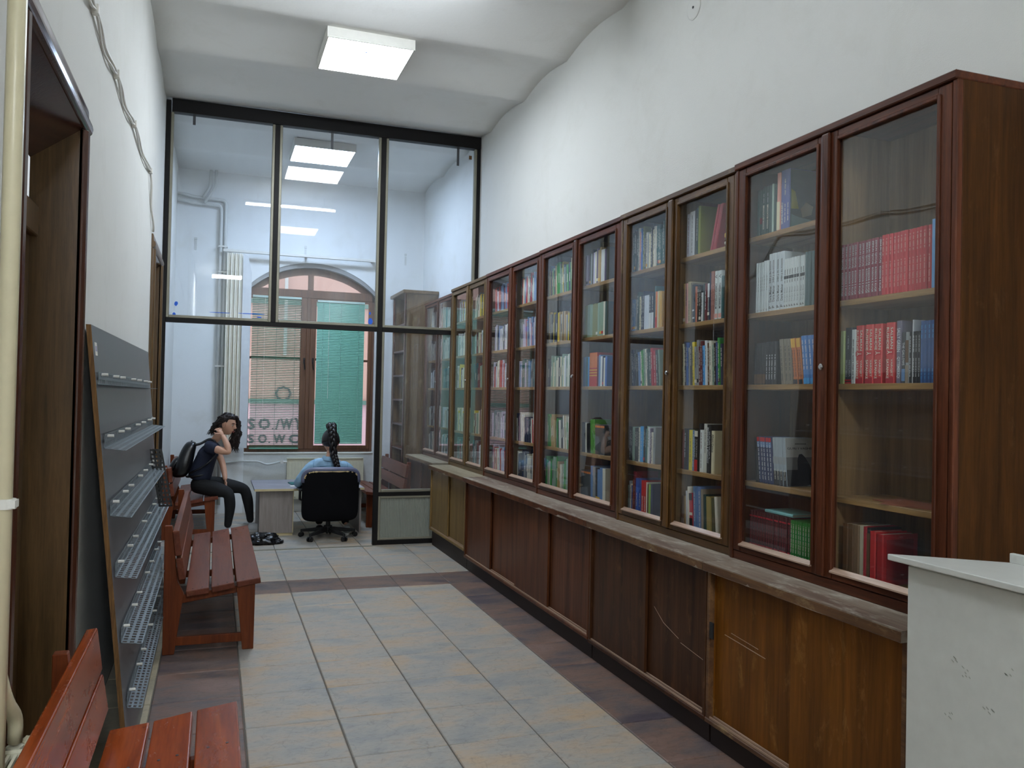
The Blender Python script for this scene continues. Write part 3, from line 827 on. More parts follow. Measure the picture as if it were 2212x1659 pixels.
# ------------------------------------------------------------------ low cupboards with worktops
def base_unit(label, y0, y1, splits, mat, topmat, kick=.105, xf=2.19, xt=2.165, ztop=.848, xb=None, front=None):
    xb = xb or XR - .01
    b = thing('base_cabinet', label, 'cabinet', (0, y0, 0))
    L = y1 - y0
    k = MB(); k.box(xf + .03, xb, .004, L - .004, 0, kick); k.build('plinth', M['kick'], b)
    k = MB(); k.box(xf + .02, xb, 0, .02, kick, ztop - .04); k.box(xf + .02, xb, L - .02, L, kick, ztop - .04); k.box(xf + .06, xb, .02, L - .02, kick, kick + .02); k.box(xf + .1, xf + .115, .02, L - .02, kick + .02, ztop - .04)
    k.build('carcass', mat, b)
    for a_ in (0, L - .022):
        k = MB(); k.box(xf, xf + .03, a_, a_ + .022, kick, ztop - .04); k.build('end_stile', M['top_edge'] if mat is M['baseD'] else mat, b, bevel=.003)
    k = MB(); k.box(xf - .004, xf + .05, 0, L, kick, kick + .022); k.build('bottom_rail', M['top_edge'] if mat is M['baseD'] else mat, b, bevel=.003)
    k = MB(); k.box(xf + .006, xf + .012, .025, L - .025, kick + .022, kick + .030); k.box(xf + .028, xf + .034, .025, L - .025, kick + .022, kick + .030); k.build('sliding_track', M['bead'], b)
    nn = 24
    w = MB()
    top = [xt + .004 * noise.noise(Vector((i * .9, y0, 2))) for i in range(nn + 1)]
    for i in range(nn):
        a = L * i / nn; c = L * (i + 1) / nn
        w.hexa([(top[i], a, ztop - .04), (xb, a, ztop - .04), (xb, c, ztop - .04), (top[i + 1], c, ztop - .04), (top[i] + .003, a, ztop), (xb, a, ztop), (xb, c, ztop), (top[i + 1] + .003, c, ztop)])
    w.build('worktop', M[topmat], b)
    k = MB(); k.box(xt - .001, xt + .0005, 0, L, ztop - .038, ztop - .004); k.build('edge_strip', M['top_edge'] if mat is not M['baseB'] else mat, b)
    ys = [.022] + [s - y0 for s in splits] + [L - .022]
    for i in range(len(ys) - 1):
        back = (i % 2 == 0) if front is None else front[i]
        dx = .036 if back else .014
        k = MB(); k.box(xf + dx, xf + dx + .016, ys[i] - (.02 if back and i else 0), ys[i + 1] + (.02 if back and i < len(ys) - 2 else 0), kick + .028, ztop - .045)
        d = k.build('sliding_door', mat, b, bevel=.0015)
    return b
B1 = base_unit('pale olive low cupboard at the far end of the row, touching the partition', 7.405, 8.72, (8.05,), M['baseA'], 'top_dusty', .165)
B2 = base_unit('long red-brown low cupboard in the middle of the row', 4.69, 7.40, (5.40, 6.07, 6.69), M['baseB'], 'top_worn', .115)
B3 = base_unit('dark brown low cupboard second from the near end', 3.392, 4.685, (4.00,), M['baseC'], 'top_worn', .105)
B4 = base_unit('scratched tan low cupboard beside the white lectern', 2.19, 3.386, (2.80,), M['baseD'], 'top_worn', .105, front=(False, True))
k = MB(); k.box(2.186, 2.191, 1.135, 1.165, .50, .575); k.build('lock_plate', M['black'], B4)
# pale score lines across the sliding doors
def scratch(par, pts, w=.0022, mat='bead', x=2.2022):
    k = MB()
    for (ya, za), (yb, zb) in zip(pts[:-1], pts[1:]):
        k.hexa([(x, ya, za - w), (x + .001, ya, za - w), (x + .001, yb, zb - w), (x, yb, zb - w), (x, ya, za + w), (x + .001, ya, za + w), (x + .001, yb, zb + w), (x, yb, zb + w)])
    k.build('scratch', M[mat], par)
scratch(B2, [(1.28, .50), (.75, .485)], .0012, x=2.2252)
scratch(B3, [(.55, .50), (.45, .44), (.30, .40)], .0012, x=2.2252); scratch(B3, [(.28, .385), (.06, .36)], .0012, x=2.2252)
scratch(B4, [(1.10, .53), (.80, .51)], .0015, x=2.2252); scratch(B4, [(1.05, .55), (.85, .535)], .001, x=2.2252)
B5 = base_unit('dark low cupboard behind the partition glass', 8.94, 10.30, (9.6,), M['baseC'], 'top_dusty', .105, xf=2.28, xt=2.26, ztop=.85)

# ------------------------------------------------------------------ glazed bookcases
ZS = [.905, 1.22, 1.68, 2.02, 2.385]
def bookcase(label, y0, y1, xf, mat, math_, ztop=2.745, xb=None, zb=.848, skip=False):
    xb = xb or XR - .012
    b = thing('bookcase', label, 'bookcase', (0, y0, zb))
    L = y1 - y0; H = ztop - zb; c = L / 2
    wood_, rail = M[mat], M[math_]
    side = M['side_oak'] if mat == 'mahog' else wood_
    for a in (0, L - .022):
        k = MB(); k.box(xf + .024, xb, a, a + .022, .0, H - .03); k.build('side_panel', side, b, bevel=.002)
        k = MB(); k.box(xf - .002, xf + .024, a, a + .022, 0, H - .03); k.build('face_stile', wood_, b, bevel=.003)
    k = MB(); k.box(xf - .012, xb, -.0015, L + .0015, H - .03, H); k.build('top_panel', rail, b, bevel=.004)
    k = MB(); k.box(xf + .004, xb, .022, L - .022, 0, .04); k.build('plinth', rail, b, bevel=.003)
    k = MB(); k.box(xb - .014, xb - .002, .022, L - .022, .04, H - .03); k.build('back_panel', M['inner'], b)
    k = MB(); k.box(xf + .05, xb - .014, c - .009, c + .009, .057, H - .03); k.build('divider', M['inner'], b)
    k = MB(); k.box(xf + .03, xb - .014, .022, L - .022, .04, .057); k.build('shelf', M['shelf'], b)
    for z in ZS[1:]:
        for a, e in ((.022, c - .009), (c + .009, L - .022)):
            if skip and z == ZS[4] and a < c: continue
            k = MB(); k.box(xf + .05, xb - .014, a, e, z - zb - .024, z - zb); k.build('shelf', M['shelf'], b, bevel=.002)
    k = MB(); k.box(xf - .014, xf, c - .024, c + .024, .045, H - .034); k.build('astragal', wood_, b, bevel=.010, seg=3)
    gz0, gz1, dz0, dz1 = .925 - zb, 2.672 - zb, .043, H - .034
    for a, e, kn in ((.024, c - .002, False), (c + .002, L - .024, True)):
        st = .058
        k = MB()
        k.box(xf, xf + .024, a, a + st, dz0, dz1); k.box(xf, xf + .024, e - st, e, dz0, dz1)
        d = k.build('door', wood_, b, bevel=.004, seg=2)
        for q0, q1 in ((dz0, gz0), (gz1, dz1)):
            k = MB(); k.box(xf, xf + .024, a + st, e - st, q0, q1); k.build('door_rail', rail, d, bevel=.003)
        k = MB(); k.box(xf + .012, xf + .0145, a + st, e - st, gz0, gz1)
        g = k.build('glass_pane', M['glass_case'], d); g.rotation_euler = (0, 0, R.uniform(-.003, .003))
        k = MB(); w = .012
        k.box(xf - .006, xf + .010, a + st - w, a + st + w * .3, gz0, gz1 + w); k.box(xf - .006, xf + .010, e - st - w * .3, e - st + w, gz0, gz1 + w); k.box(xf - .006, xf + .010, a + st, e - st, gz1 - w * .3, gz1 + w)
        k.build('glazing_bead', wood_, d, bevel=.003)
        k = MB(); k.prism([(xf - .012, gz0 - .006), (xf + .012, gz0 - .006), (xf + .012, gz0 + .014), (xf - .012, gz0)], 'y', a + st, e - st)
        k.build('sill_bead', M['bead'], d)  # pale bead tone carries the light this sloped sill catches
    k = MB(); k.tube([(xf - .013, c, .90), (xf - .020, c, .90), (xf - .024, c, .90)], [.013, .013, .008], 12); k.build('lock', M['chrome'], b, smooth=False)
    return b
UN = [  # y0, y1, front x, finish
    ('red-brown glazed bookcase nearest the viewer, with the red run of paperbacks', 2.165, 3.452, 2.355, 'mahog', 'mahog_h'),
    ('scuffed olive-brown glazed bookcase, second from the near end', 3.464, 4.695, 2.370, 'olive', 'olive_h'),
    ('red-brown glazed bookcase with the green volumes, third from the near end', 4.707, 6.10, 2.378, 'mahog', 'mahog_h'),
    ('red-brown glazed bookcase mirroring the window, fourth from the near end', 6.106, 7.51, 2.390, 'mahog', 'mahog_h'),
    ('pale olive glazed bookcase at the far end, touching the partition', 7.516, 8.775, 2.398, 'pale_oak', 'pale_oak_h'),
]
for u in UN: bookcase(*u, skip=u is UN[0])
bookcase('dark glazed bookcase seen through the partition glass', 8.94, 10.25, 2.46, 'mahog', 'mahog_h', 2.735, zb=.85)
t = thing('shelf_unit', 'tall pale open shelf unit with flat crown behind the partition glass', 'shelf unit', (2.285, 10.62, 0))
k = MB(); k.box(0, .43, 0, .022, 0, 2.9); k.build('side_panel', M['pale_oak'], t, bevel=.002)
k = MB(); k.box(0, .43, .76, .782, 0, 2.9); k.build('side_panel', M['pale_oak'], t, bevel=.002)
k = MB(); k.box(-.04, .432, -.04, .82, 2.9, 2.945); k.build('crown', M['pale_oak_h'], t, bevel=.006)
k = MB(); k.box(.415, .43, .022, .76, .1, 2.9); k.build('back_panel', M['inner'], t)
for z in (.08, .55, .87, 1.19, 1.51, 1.83, 2.15, 2.5):
    k = MB(); k.box(.01, .415, .022, .76, z, z + .022); k.build('shelf', M['mahog_h'], t, bevel=.002)
k = MB(); k.box(-.004, .02, .0, .04, 0, 2.9); k.box(-.004, .02, .742, .782, 0, 2.9); k.build('face_stile', M['mahog'], t, bevel=.003)

# ------------------------------------------------------------------ books
PAL = {'white': 'd9dcdd', 'cream': 'cfc7a8', 'ivory': 'dcd8c8', 'grey': '8b8f91', 'charcoal': '3a3c3f', 'black': '17171a', 'navy': '1c2844', 'blue': '2f5fa8', 'sky blue': '4a98d0',
       'slate blue': '5f7ea6', 'teal': '2f5a5c', 'dark teal': '26403f', 'green': '2f8a3c', 'bright green': '3c9a4a', 'lime': '7fa83a', 'olive': '6f7444', 'sage': '7f9684', 'yellow': 'c8b428', 'mustard': 'c89c3c', 'orange': 'c8743a',
       'red': 'b01c22', 'crimson': '9e2430', 'maroon': '5c1a22', 'dark red': '7c2a34', 'pink': 'cf9a90', 'lilac': 'b9b4c8', 'purple': '5a4a66', 'brown': '5a4028', 'taupe': '84796a', 'tan': 'a58a5c', 'aqua': '7fb8b8', 'indigo': '3a4a86'}
def bmat(c):
    h = PAL.get(c, c); v = [int(h[i:i + 2], 16) for i in (0, 2, 4)]; g = min(1.22, 246 / max(v))
    return plain('%02x%02x%02x' % tuple(min(255, int(x * g)) for x in v), .42, name='book_cover')
PAGES = plain('cfc9b8', .8, name='book_pages')
def book_mesh(t, h, d, mat):
    k = MB(); c = .0022; a = t / 2; r = min(.004, t * .25)
    prof = [(r, -a), (d, -a), (d, -a + c), (c * 1.5, -a + c), (c * 1.5, a - c), (d, a - c), (d, a), (r, a), (.0, a - r), (0, -a + r)]
    n = len(prof)
    vs = [(x, y, 0) for x, y in prof] + [(x, y, h) for x, y in prof]
    fs = [(i, (i + 1) % n, n + (i + 1) % n, n + i) for i in range(n)]
    for q in ((0, 1, 2, 3), (4, 5, 6, 7), (0, 3, 9), (3, 4, 8, 9), (4, 7, 8)):
        fs.append(q[::-1]); fs.append(tuple(i + n for i in q))
    return k.add(vs, fs).mesh('book', mat)
def page_mesh(t, h, d):
    k = MB(); k.box(.0035, d - .005, -t / 2 + .0023, t / 2 - .0023, .003, h - .003); return k.mesh('pages', PAGES)
NB = [0]
def greek(k, seed, off, th, z0, w):
    """a line of print too small to read: letter-sized strokes in word groups"""
    q = random.Random(seed); z = z0
    while z < z0 + w - .003:
        n = q.randint(3, 8)
        for _ in range(n):
            if z > z0 + w - .003: break
            k.box(-.0009, -.0003, off - th / 2 * q.uniform(.5, 1), off + th / 2 * q.uniform(.5, 1), z, z + th * .32); z += th * .55
        z += th * .6
def book(x, y, z, t, h, d, color, label, group=None, lean=0, texts=(), bands=(), cover=None, like=None):
    """spine faces the room (-x); texts = (string, from, to, rows, row, colour, 'up'|'down')"""
    if like is not None:
        o = dup(like, (x, y, z)); o.rotation_euler = (-lean, 0, 0)
    else:
        o = place('book', book_mesh(t, h, d, bmat(color)))
        o.location = (x, y, z); o.rotation_euler = (-lean, 0, 0)
        place('pages', page_mesh(t, h, d), o)
        for (f0, f1, c) in bands:
            k = MB(); k.box(-.0004, .0004, -t / 2 + .0012, t / 2 - .0012, h * f0, h * f1); k.build('spine_band', bmat(c), o)
        for (s, f0, f1, rows, row, c, way) in texts:
            k = MB(); w = (f1 - f0) * h
            if s[0] == '~': th = min(t / rows * .34, .0075)
            else:
                asp = text_mesh(s)[2]; th = min(t / rows * .62, w / asp * 1.6); w = min(w, th * asp * 1.25)
            off = -t / 2 + t / rows * (row + .5)
            if s[0] == '~': greek(k, int(s[1:]), off, th, h * f0, w)
            elif way == 'down': add_text(k, s, (-.0008, off + th / 2, h * f1), (0, 0, -1), (0, -1, 0), w, th, bold=.01)
            else: add_text(k, s, (-.0008, off - th / 2, h * f0), (0, 0, 1), (0, 1, 0), w, th, bold=.01)
            k.build('spine_lettering', bmat(c), o)
        if cover: cover(o, t, h, d)
    NB[0] += 1
    return tag(o, label, 'book', group)
CASE = {5: 'nearest bookcase', 4: 'olive-brown bookcase', 3: 'third bookcase'}
SHELF = {4: 'top shelf', 3: 'second shelf', 2: 'middle shelf', 1: 'fourth shelf', 0: 'bottom shelf'}
ORD = ['first', 'second', 'third', 'fourth', 'fifth', 'sixth', 'seventh', 'eighth', 'ninth', 'tenth', 'eleventh', 'twelfth', 'thirteenth', 'fourteenth', 'fifteenth', 'sixteenth', 'seventeenth', 'eighteenth', 'nineteenth', 'twentieth',
       'twenty-first', 'twenty-second', 'twenty-third', 'twenty-fourth', 'twenty-fifth', 'twenty-sixth', 'twenty-seventh', 'twenty-eighth', 'twenty-ninth', 'thirtieth', 'thirty-first']
cols = ['white', 'ivory', 'cream', 'grey', 'charcoal', 'black', 'navy', 'slate blue', 'teal', 'sage', 'green', 'yellow', 'red', 'maroon', 'tan', 'lilac']
FAR, FARM = MB(), [bmat(c_) for c_ in cols]
def row(unit, side, lv, items, ystart=None, dx=0.0):
    """items from left (far) to right (near): dict(n, t, h, c, lean, gap, texts, bands, run)"""
    _, y0, y1, xf, _, _ = UN[5 - unit]
    c = (y0 + y1) / 2
    ya = (y1 - .03) if side == 'L' else (c - .018)
    yend = (c + .014) if side == 'L' else (y0 + .030)
    y = ystart if ystart else ya
    z = ZS[lv]; x = xf + .062 + dx
    door = 'left door' if side == 'L' else 'right door'
    i = 0; pl = 0.0
    for it in items:
        n = it.get('n', 1); first = None
        tl = math.tan(it.get('lean', 0))
        y -= max(0.0, it.get('h', .21) * (tl - max(pl, 0))) + max(0.0, it.get('h', .21) * -pl if pl < 0 and tl >= 0 else 0); pl = tl
        for q in range(n):
            t, h, lean = it['t'], it.get('h', .21), it.get('lean', 0)
            y -= it.get('gap', 0.0) if q == 0 else .0012
            if y - t < yend: return y
            hh = h if n > 1 else h
            # positive lean tips the top towards the far (left) side
            w = t * math.cos(lean)
            yc = y - t / 2 / max(math.cos(lean), .5)
            zz = z + (t / 2) * abs(math.sin(lean)) + .0004
            if unit == 3:
                sh = math.sin(lean) * h; m_ = bmat(it.get('hex', it['c']))
                if m_ not in FARM: FARM.append(m_)
                FAR.hexa([(x, yc - t / 2, zz), (x + .15, yc - t / 2, zz), (x + .15, yc + t / 2, zz), (x, yc + t / 2, zz), (x, yc - t / 2 + sh, zz + h), (x + .15, yc - t / 2 + sh, zz + h), (x + .15, yc + t / 2 + sh, zz + h), (x, yc + t / 2 + sh, zz + h)], FARM.index(m_))
                for (f0, f1, bc) in it.get('bands', ()):
                    if bmat(bc) not in FARM: FARM.append(bmat(bc))
                    FAR.box(x - .0006, x, yc - t / 2 + .001 + sh * f0, yc + t / 2 - .001 + sh * f0, zz + h * f0, zz + h * f1, FARM.index(bmat(bc)))
                y -= t / max(math.cos(lean), .5); continue
            if it.get('run'):
                lab, grp = it['run'] + (', %s of its run, ' % ORD[q] if n > 1 else ', ') + SHELF[lv] + ', ' + CASE[unit], it['run'] + ' in a run'
            else:
                lab = '%s %s book, %s from left behind the %s, %s, %s' % (it.get('adj', 'tall' if h > .235 else 'small' if h < .19 else 'thick' if t > .034 else 'thin' if t < .011 else 'plain'), it['c'], ORD[min(i, 30)], door, SHELF[lv], CASE[unit])
                grp = 'books on the %s of the %s' % (SHELF[lv], CASE[unit])
            o = book(x + R.uniform(0, .006), yc, zz, t, h, it.get('d', .155), it.get('hex', it['c']), lab, grp, lean, it.get('texts', ()), it.get('bands', ()), it.get('cover') if q == n - 1 else None, first if not (it.get('cover') and q == n - 1) else None)
            if first is None and not it.get('cover'): first = o
            y -= t / max(math.cos(lean), .5)
            i += 1
    return y
def T(s, f0, f1, c='white', way='down', rows=1, row=0): return (s, f0, f1, rows, row, c, way)
def mix(cols, hs=(.19, .25), ts=(.012, .03), lean=0, seed=0, lettered=True):
    q = random.Random(seed); out = []
    for j, c in enumerate(cols):
        t = round(q.uniform(*ts), 4); h = round(q.uniform(*hs), 3)
        dark = c in ('black', 'navy', 'charcoal', 'maroon', 'dark red', 'teal', 'dark teal', 'brown', 'purple', 'blue', 'green', 'red', 'crimson', 'olive', 'indigo', 'slate blue')
        tx = ()
        if lettered and t > .010:
            w1, w2 = '~%d' % q.randint(1, 99), '~%d' % q.randint(1, 99)
            tx = (T(w1, .45, .9, 'ivory' if dark else 'charcoal', q.choice(('up', 'down'))),)
            if q.random() < .5: tx += (T(w2, .08, .36, 'ivory' if dark else 'charcoal', 'down'),)
        b = ((.06, .14, q.choice(('ivory', 'black', 'red', 'mustard'))),) if q.random() < .25 else ()
        out.append(dict(t=t, h=h, c=c, lean=lean, texts=tx, bands=b))
    return out
# --- nearest bookcase, right door
yy = row(5, 'R', 3, [
    dict(n=12, t=.0172, h=.230, c='dark red', hex='7e3040', run='dark red paperback with white lettering', texts=(T('ZENUN GJOCAJ', .56, .96), T('KOSOVA E KUQE', .08, .50))),
    dict(n=13, t=.0172, h=.233, c='red', hex='b4363c', run='bright red paperback with pale print', texts=(T('~70', .66, .95, 'pink'), T('~71', .12, .56, 'pink'))),
    dict(t=.02, h=.25, c='sky blue', hex='6fa8dc')])
red2 = dict(hex='b63a38', c='red', run='thick red novel with tall pale lettering', t=.040, h=.232, d=.15, bands=((.47, .55, 'red'), (.0, .10, 'crimson')),
            texts=(T('SALMAN', .56, .92, 'ivory', 'down', 2, 0), T('RUSHDIE', .56, .92, 'ivory', 'down', 2, 1), T('VARGJET', .08, .40, 'ivory', 'down', 2, 0), T('SATANIKE', .08, .40, 'ivory', 'down', 2, 1), T('Y', .48, .54, 'ivory', 'up')))
row(5, 'R', 2, [
    dict(t=.024, h=.216, c='lime', hex='8c9a5e'),
    dict(t=.037, h=.228, c='charcoal', hex='2c3338', texts=(T('HISTORIA', .12, .42, 'grey', 'down', 2, 0), T('EKONOMIKE', .12, .42, 'grey', 'down', 2, 1), T('~1', .62, .86, 'grey')), bands=((.0, .075, 'red'), (.03, .05, 'ivory'))),
    dict(t=.024, h=.218, c='white', hex='b9c2c0', texts=(T('~2', .08, .86, 'charcoal'),)),
    dict(red2, run=red2['run'] + ', first of four'), dict(red2, gap=.017, run=red2['run'] + ', second of four'), dict(red2, gap=.002, run=red2['run'] + ', third of four'), dict(red2, gap=.026, run=red2['run'] + ', last of four'),
    dict(t=.026, h=.236, c='purple', hex='6a6474', gap=.006, texts=(T('SALLY GREEN', .50, .88), T('QYTEMEKEQI', .08, .42))),
    dict(t=.018, h=.19, c='charcoal', gap=.004, texts=(T('THE GALLOWS', .35, .8),), bands=((.04, .28, 'slate blue'),)),
    dict(t=.017, h=.19, c='grey', bands=((.0, .35, 'taupe'), (.4, .84, 'brown'))),
    dict(t=.012, h=.19, c='black', texts=(T('~3', .12, .5), T('~4', .6, .95))), dict(t=.007, h=.234, c='white'),
    dict(n=3, t=.0105, h=.19, c='black', run='small black paperback with white print', texts=(T('~5', .12, .5), T('~6', .6, .95))),
    dict(n=4, t=.016, h=.226, c='indigo', hex='3b5c92', run='dark blue paperback with sky-blue print', texts=(T('~7', .72, .94, 'sky blue'), T('~8', .06, .24, 'sky blue')))])
def redcover(o, t, h, d):
    k = MB(); k.box(.018, d - .02, -t / 2 - .0005, -t / 2, .02, h - .02); k.build('cover_panel', bmat('6c0f14'), o)
row(5, 'R', 0, [
    dict(t=.03, h=.21, c='brown', gap=.03, adj='worn'), dict(t=.03, h=.21, c='brown', hex='5a4630', adj='worn'), dict(t=.03, h=.21, c='taupe', hex='6d5a44', adj='worn'),
    dict(t=.024, h=.212, c='ivory', hex='a8a08c', adj='faded'), dict(t=.018, h=.212, c='crimson', hex='8e1c26', adj='worn'), dict(t=.018, h=.21, c='black', adj='patterned', bands=((.1, .9, 'brown'),)),
    dict(t=.03, h=.20, c='red', hex='a42222', adj='worn'), dict(t=.034, h=.195, c='red', hex='8a1418', d=.17, adj='thick', cover=redcover, gap=.004)])
for i, (dx, rot) in enumerate(((0, .3), (.012, -.15))):
    k = MB(); k.box(-.07, .07, -.10, .10, 0, .0016)
    k.add([(-.07, -.10, .002), (.07, -.10, .002), (.07, .10, .002 + .012 * (1 - i)), (-.07, .10, .002)], [(0, 1, 2, 3)])
    k.box(-.05, -.03, -.03, .03, .0018, .0022, 1)
    o = k.build('leaflet', [plain('a8644a', .5), plain('e0c8b8', .5)])
    o.location = (2.49 + dx, 2.46 + .06 * i, 1.2204 + .0026 * i); o.rotation_euler = (0, 0, rot)
    tag(o, ('upper' if i else 'lower') + ' reddish leaflet lying flat on the empty shelf of the nearest bookcase', 'leaflet', 'leaflets on the empty shelf')
# --- nearest bookcase, left door
def bluecover(o, t, h, d):      # plain dark cover with loose colour fields
    k = MB(); k.box(.004, d, -t / 2 - .0006, -t / 2, .002, h - .002); k.build('cover_front', bmat('2e4446'), o)
    k = MB()
    k.prism([(.01, h * .33), (.05, h * .34), (.03, h * .62), (.01, h * .66)], 'y', -t / 2 - .0010, -t / 2 - .0006, 0)
    k.prism([(.01, h * .02), (.16, h * .02), (.15, h * .16), (.05, h * .2), (.01, h * .24)], 'y', -t / 2 - .0010, -t / 2 - .0006, 1)
    k.prism([(.07, h * .20), (.12, h * .26), (.13, h * .40), (.09, h * .46), (.06, h * .34)], 'y', -t / 2 - .0012, -t / 2 - .0006, 2)
    k.build('cover_print', [bmat('7a7a30'), bmat('4c6a6a'), bmat('8a8a72')], o)
row(5, 'L', 4, [
    dict(t=.02, h=.22, c='dark teal', gap=.055), dict(t=.02, h=.222, c='dark teal', bands=((.25, .38, 'maroon'),)),
    dict(n=2, t=.023, h=.228, c='dark teal', run='dark green book with white capitals', texts=(T('KOSOVA NE E KTHYEME', .12, .62, 'ivory', 'up'), T('~9', .66, .86, 'grey', 'up'))),
    dict(t=.022, h=.226, c='teal', hex='2c4646'), dict(t=.012, h=.228, c='sage', hex='9fb0a4'), dict(t=.02, h=.226, c='dark teal'), dict(t=.006, h=.14, c='cream'),
    dict(t=.024, h=.268, c='pink', hex='c89080', bands=((.02, .5, 'cream'),)),
    dict(t=.062, h=.272, c='indigo', hex='4a5288', d=.21, adj='very thick', cover=bluecover, texts=(T('SKENDERBEU', .10, .46, 'ivory', 'up', 3, 2), T('~10', .12, .44, 'ivory', 'up', 3, 1), T('~11', .14, .44, 'ivory', 'up', 3, 0), T('~12', .58, .86, 'ivory', 'up', 3, 1)))])
row(5, 'L', 3, [
    dict(n=4, t=.0135, h=.238, c='white', hex='c2ccce', run='thin white paperback with faint print', gap=.05, texts=(T('~13', .42, .72, 'grey', 'up'), T('K', .03, .08, 'grey', 'up'))),
    dict(n=2, t=.0165, h=.242, c='white', hex='ccd6d8', run='white paperback with grey lettering', texts=(T('~14', .42, .72, 'grey', 'up'), T('K', .03, .08, 'grey', 'up'))),
    dict(n=4, t=.0275, h=.268, c='white', hex='d4dde2', run='tall white book with bold upright title', gap=.003, texts=(T('Daria Malnar', .16, .44, 'charcoal', 'up'), T('SHBA ja dhe KOSOVA', .49, .88, 'charcoal', 'up'), T('P', .05, .09, 'black', 'up'))),
    dict(n=8, t=.0172, h=.228, c='white', hex='c3c9c9', run='grey-white paperback with dark diagonal strokes', texts=(T('Sergio Bitar', .14, .44, 'grey', 'up'), T('~15', .52, .80, 'charcoal', 'up'), T('P', .05, .09, 'black', 'up')), bands=((.60, .66, 'charcoal'),)),
    dict(n=3, t=.018, h=.238, c='teal', hex='4a6468', run='dull teal paperback with pale lettering')])
row(5, 'L', 2, [
    dict(n=4, t=.022, h=.196, c='charcoal', hex='2e3032', run='near-black paperback with pinkish streaks', gap=.045, bands=((.02, .25, 'brown'),)),
    dict(n=4, t=.019, h=.199, c='black', hex='24262b', run='black paperback with thin white title', texts=(T('~16', .32, .70), T('~17', .12, .30))),
    dict(n=3, t=.024, h=.205, c='taupe', hex='7d7566', run='taupe paperback leaning left', lean=.10, gap=.016, texts=(T('~18', .30, .86, 'charcoal'), T('~19', .08, .24, 'charcoal'))),
    dict(n=4, t=.0152, h=.205, c='orange', hex='b87040', run='leaning orange paperback with yellow head', lean=.13, gap=.004, bands=((.80, .995, 'mustard'), (.0, .10, 'black')), texts=(T('~20', .16, .76, 'charcoal'),)),
    dict(n=4, t=.021, h=.212, c='blue', hex='4a7cb8', run='leaning blue paperback with white script', lean=.12, gap=.004, bands=((.0, .12, 'sky blue'),), texts=(T('~21', .30, .92),))])
def gurcover(o, t, h, d):
    k = MB(); k.box(.003, d - .001, -t / 2 - .0006, -t / 2, .001, h * .34, 1); k.box(.003, d - .001, -t / 2 - .0006, -t / 2, h * .34, h * .6, 2); k.box(.003, d - .001, -t / 2 - .0006, -t / 2, h * .6, h - .001, 0)
    pts = [(d * .36, h * .03), (d * .37, h * .52), (d * .40, h * .60), (d * .43, h * .66), (d * .52, h * .67), (d * .62, h * .60), (d * .75, h * .45), (d * .85, h * .25), (d * .92, h * .03)]
    k.prism(pts, 'y', -t / 2 - .0012, -t / 2 - .0006, 1)
    add_text(k, 'GURI I VASHËS', (d * .06, -t / 2 - .0010, h * .76), (1, 0, 0), (0, 0, 1), d * .86, h * .055, 1, .01)
    for i in range(9): k.box(d * (.32 + i * .04), d * (.348 + i * .04), -t / 2 - .0010, -t / 2 - .0006, h * .868, h * .885, 1)
    k.build('cover_print', [bmat('8f8f8c'), bmat('0c0c0d'), bmat('5d5d5c')], o)
row(5, 'L', 1, [
    dict(t=.02, h=.21, c='black', gap=.055, lean=.09),
    dict(n=5, t=.0205, h=.215, c='navy', hex='202c52', run='leaning navy paperback with red head', lean=.11, gap=.004, bands=((.90, .99, 'red'), (.78, .895, 'slate blue')), texts=(T('~22', .28, .88), T('~23', .08, .24))),
    dict(n=4, t=.022, h=.217, c='grey', hex='8f9aa0', run='silver-grey paperback leaning left', lean=.10, gap=.004, d=.17, cover=gurcover, bands=((.0, .30, 'black'), (.45, .60, 'grey')), texts=(T('GURI I VASHËS', .12, .34, 'ivory', 'up'),))])
row(5, 'L', 0, [
    dict(n=15, t=.0185, h=.178, c='maroon', hex='3f191c', run='dark maroon volume with ornate spine', gap=.035, d=.17, bands=((.1, .14, 'crimson'), (.84, .88, 'crimson')), texts=(T('~24', .2, .8, 'dark red'),)),
    dict(n=13, t=.0155, h=.172, c='green', hex='1f7a30', run='bright green paperback with white lettering', texts=(T('~25', .18, .92, 'ivory'), T('~26', .04, .14, 'ivory')))])
o = place('book', book_mesh(.014, .20, .15, bmat('aqua'))); o.location = (2.47, 3.35, .905 + .1862); o.rotation_euler = (-PI / 2, 0, 0)
place('pages', page_mesh(.014, .20, .15), o); o.location.y = 3.30; o.location.x = 2.44; o.rotation_euler = (PI / 2, 0, 0)
tag(o, 'pale aqua book lying flat on top of the maroon volumes, nearest bookcase', 'book', 'books on the bottom shelf of the nearest bookcase'); NB[0] += 1
# --- olive-brown bookcase, right door
def greencover(o, t, h, d):
    k = MB(); k.box(.003, d - .002, -t / 2 - .0006, -t / 2, .002, h - .002, 0)
    k.prism([(d * .3, h * .1), (d * .9, h * .2), (d * .8, h * .5), (d * .5, h * .6)], 'y', -t / 2 - .001, -t / 2 - .0006, 1)
    k.build('cover_print', [bmat('6f7626'), bmat('9aa03a')], o)
row(4, 'R', 4, [dict(t=.036, h=.24, c='lilac', hex='b9bac4', gap=.03, texts=(T('~27', .08, .92, 'maroon'),)), dict(t=.05, h=.245, c='white', hex='c8cace', texts=(T('~28', .08, .92, 'charcoal'),)),
    dict(t=.016, h=.25, c='charcoal'), dict(t=.016, h=.255, c='dark teal', texts=(T('~29', .3, .8, 'ivory'),)), dict(t=.02, h=.262, c='olive', hex='7d8434', d=.21, adj='large', cover=greencover),
    dict(n=3, t=.015, h=.24, c='crimson', hex='a23440', lean=-.28, gap=.10, run='dark red paperback leaning right')])
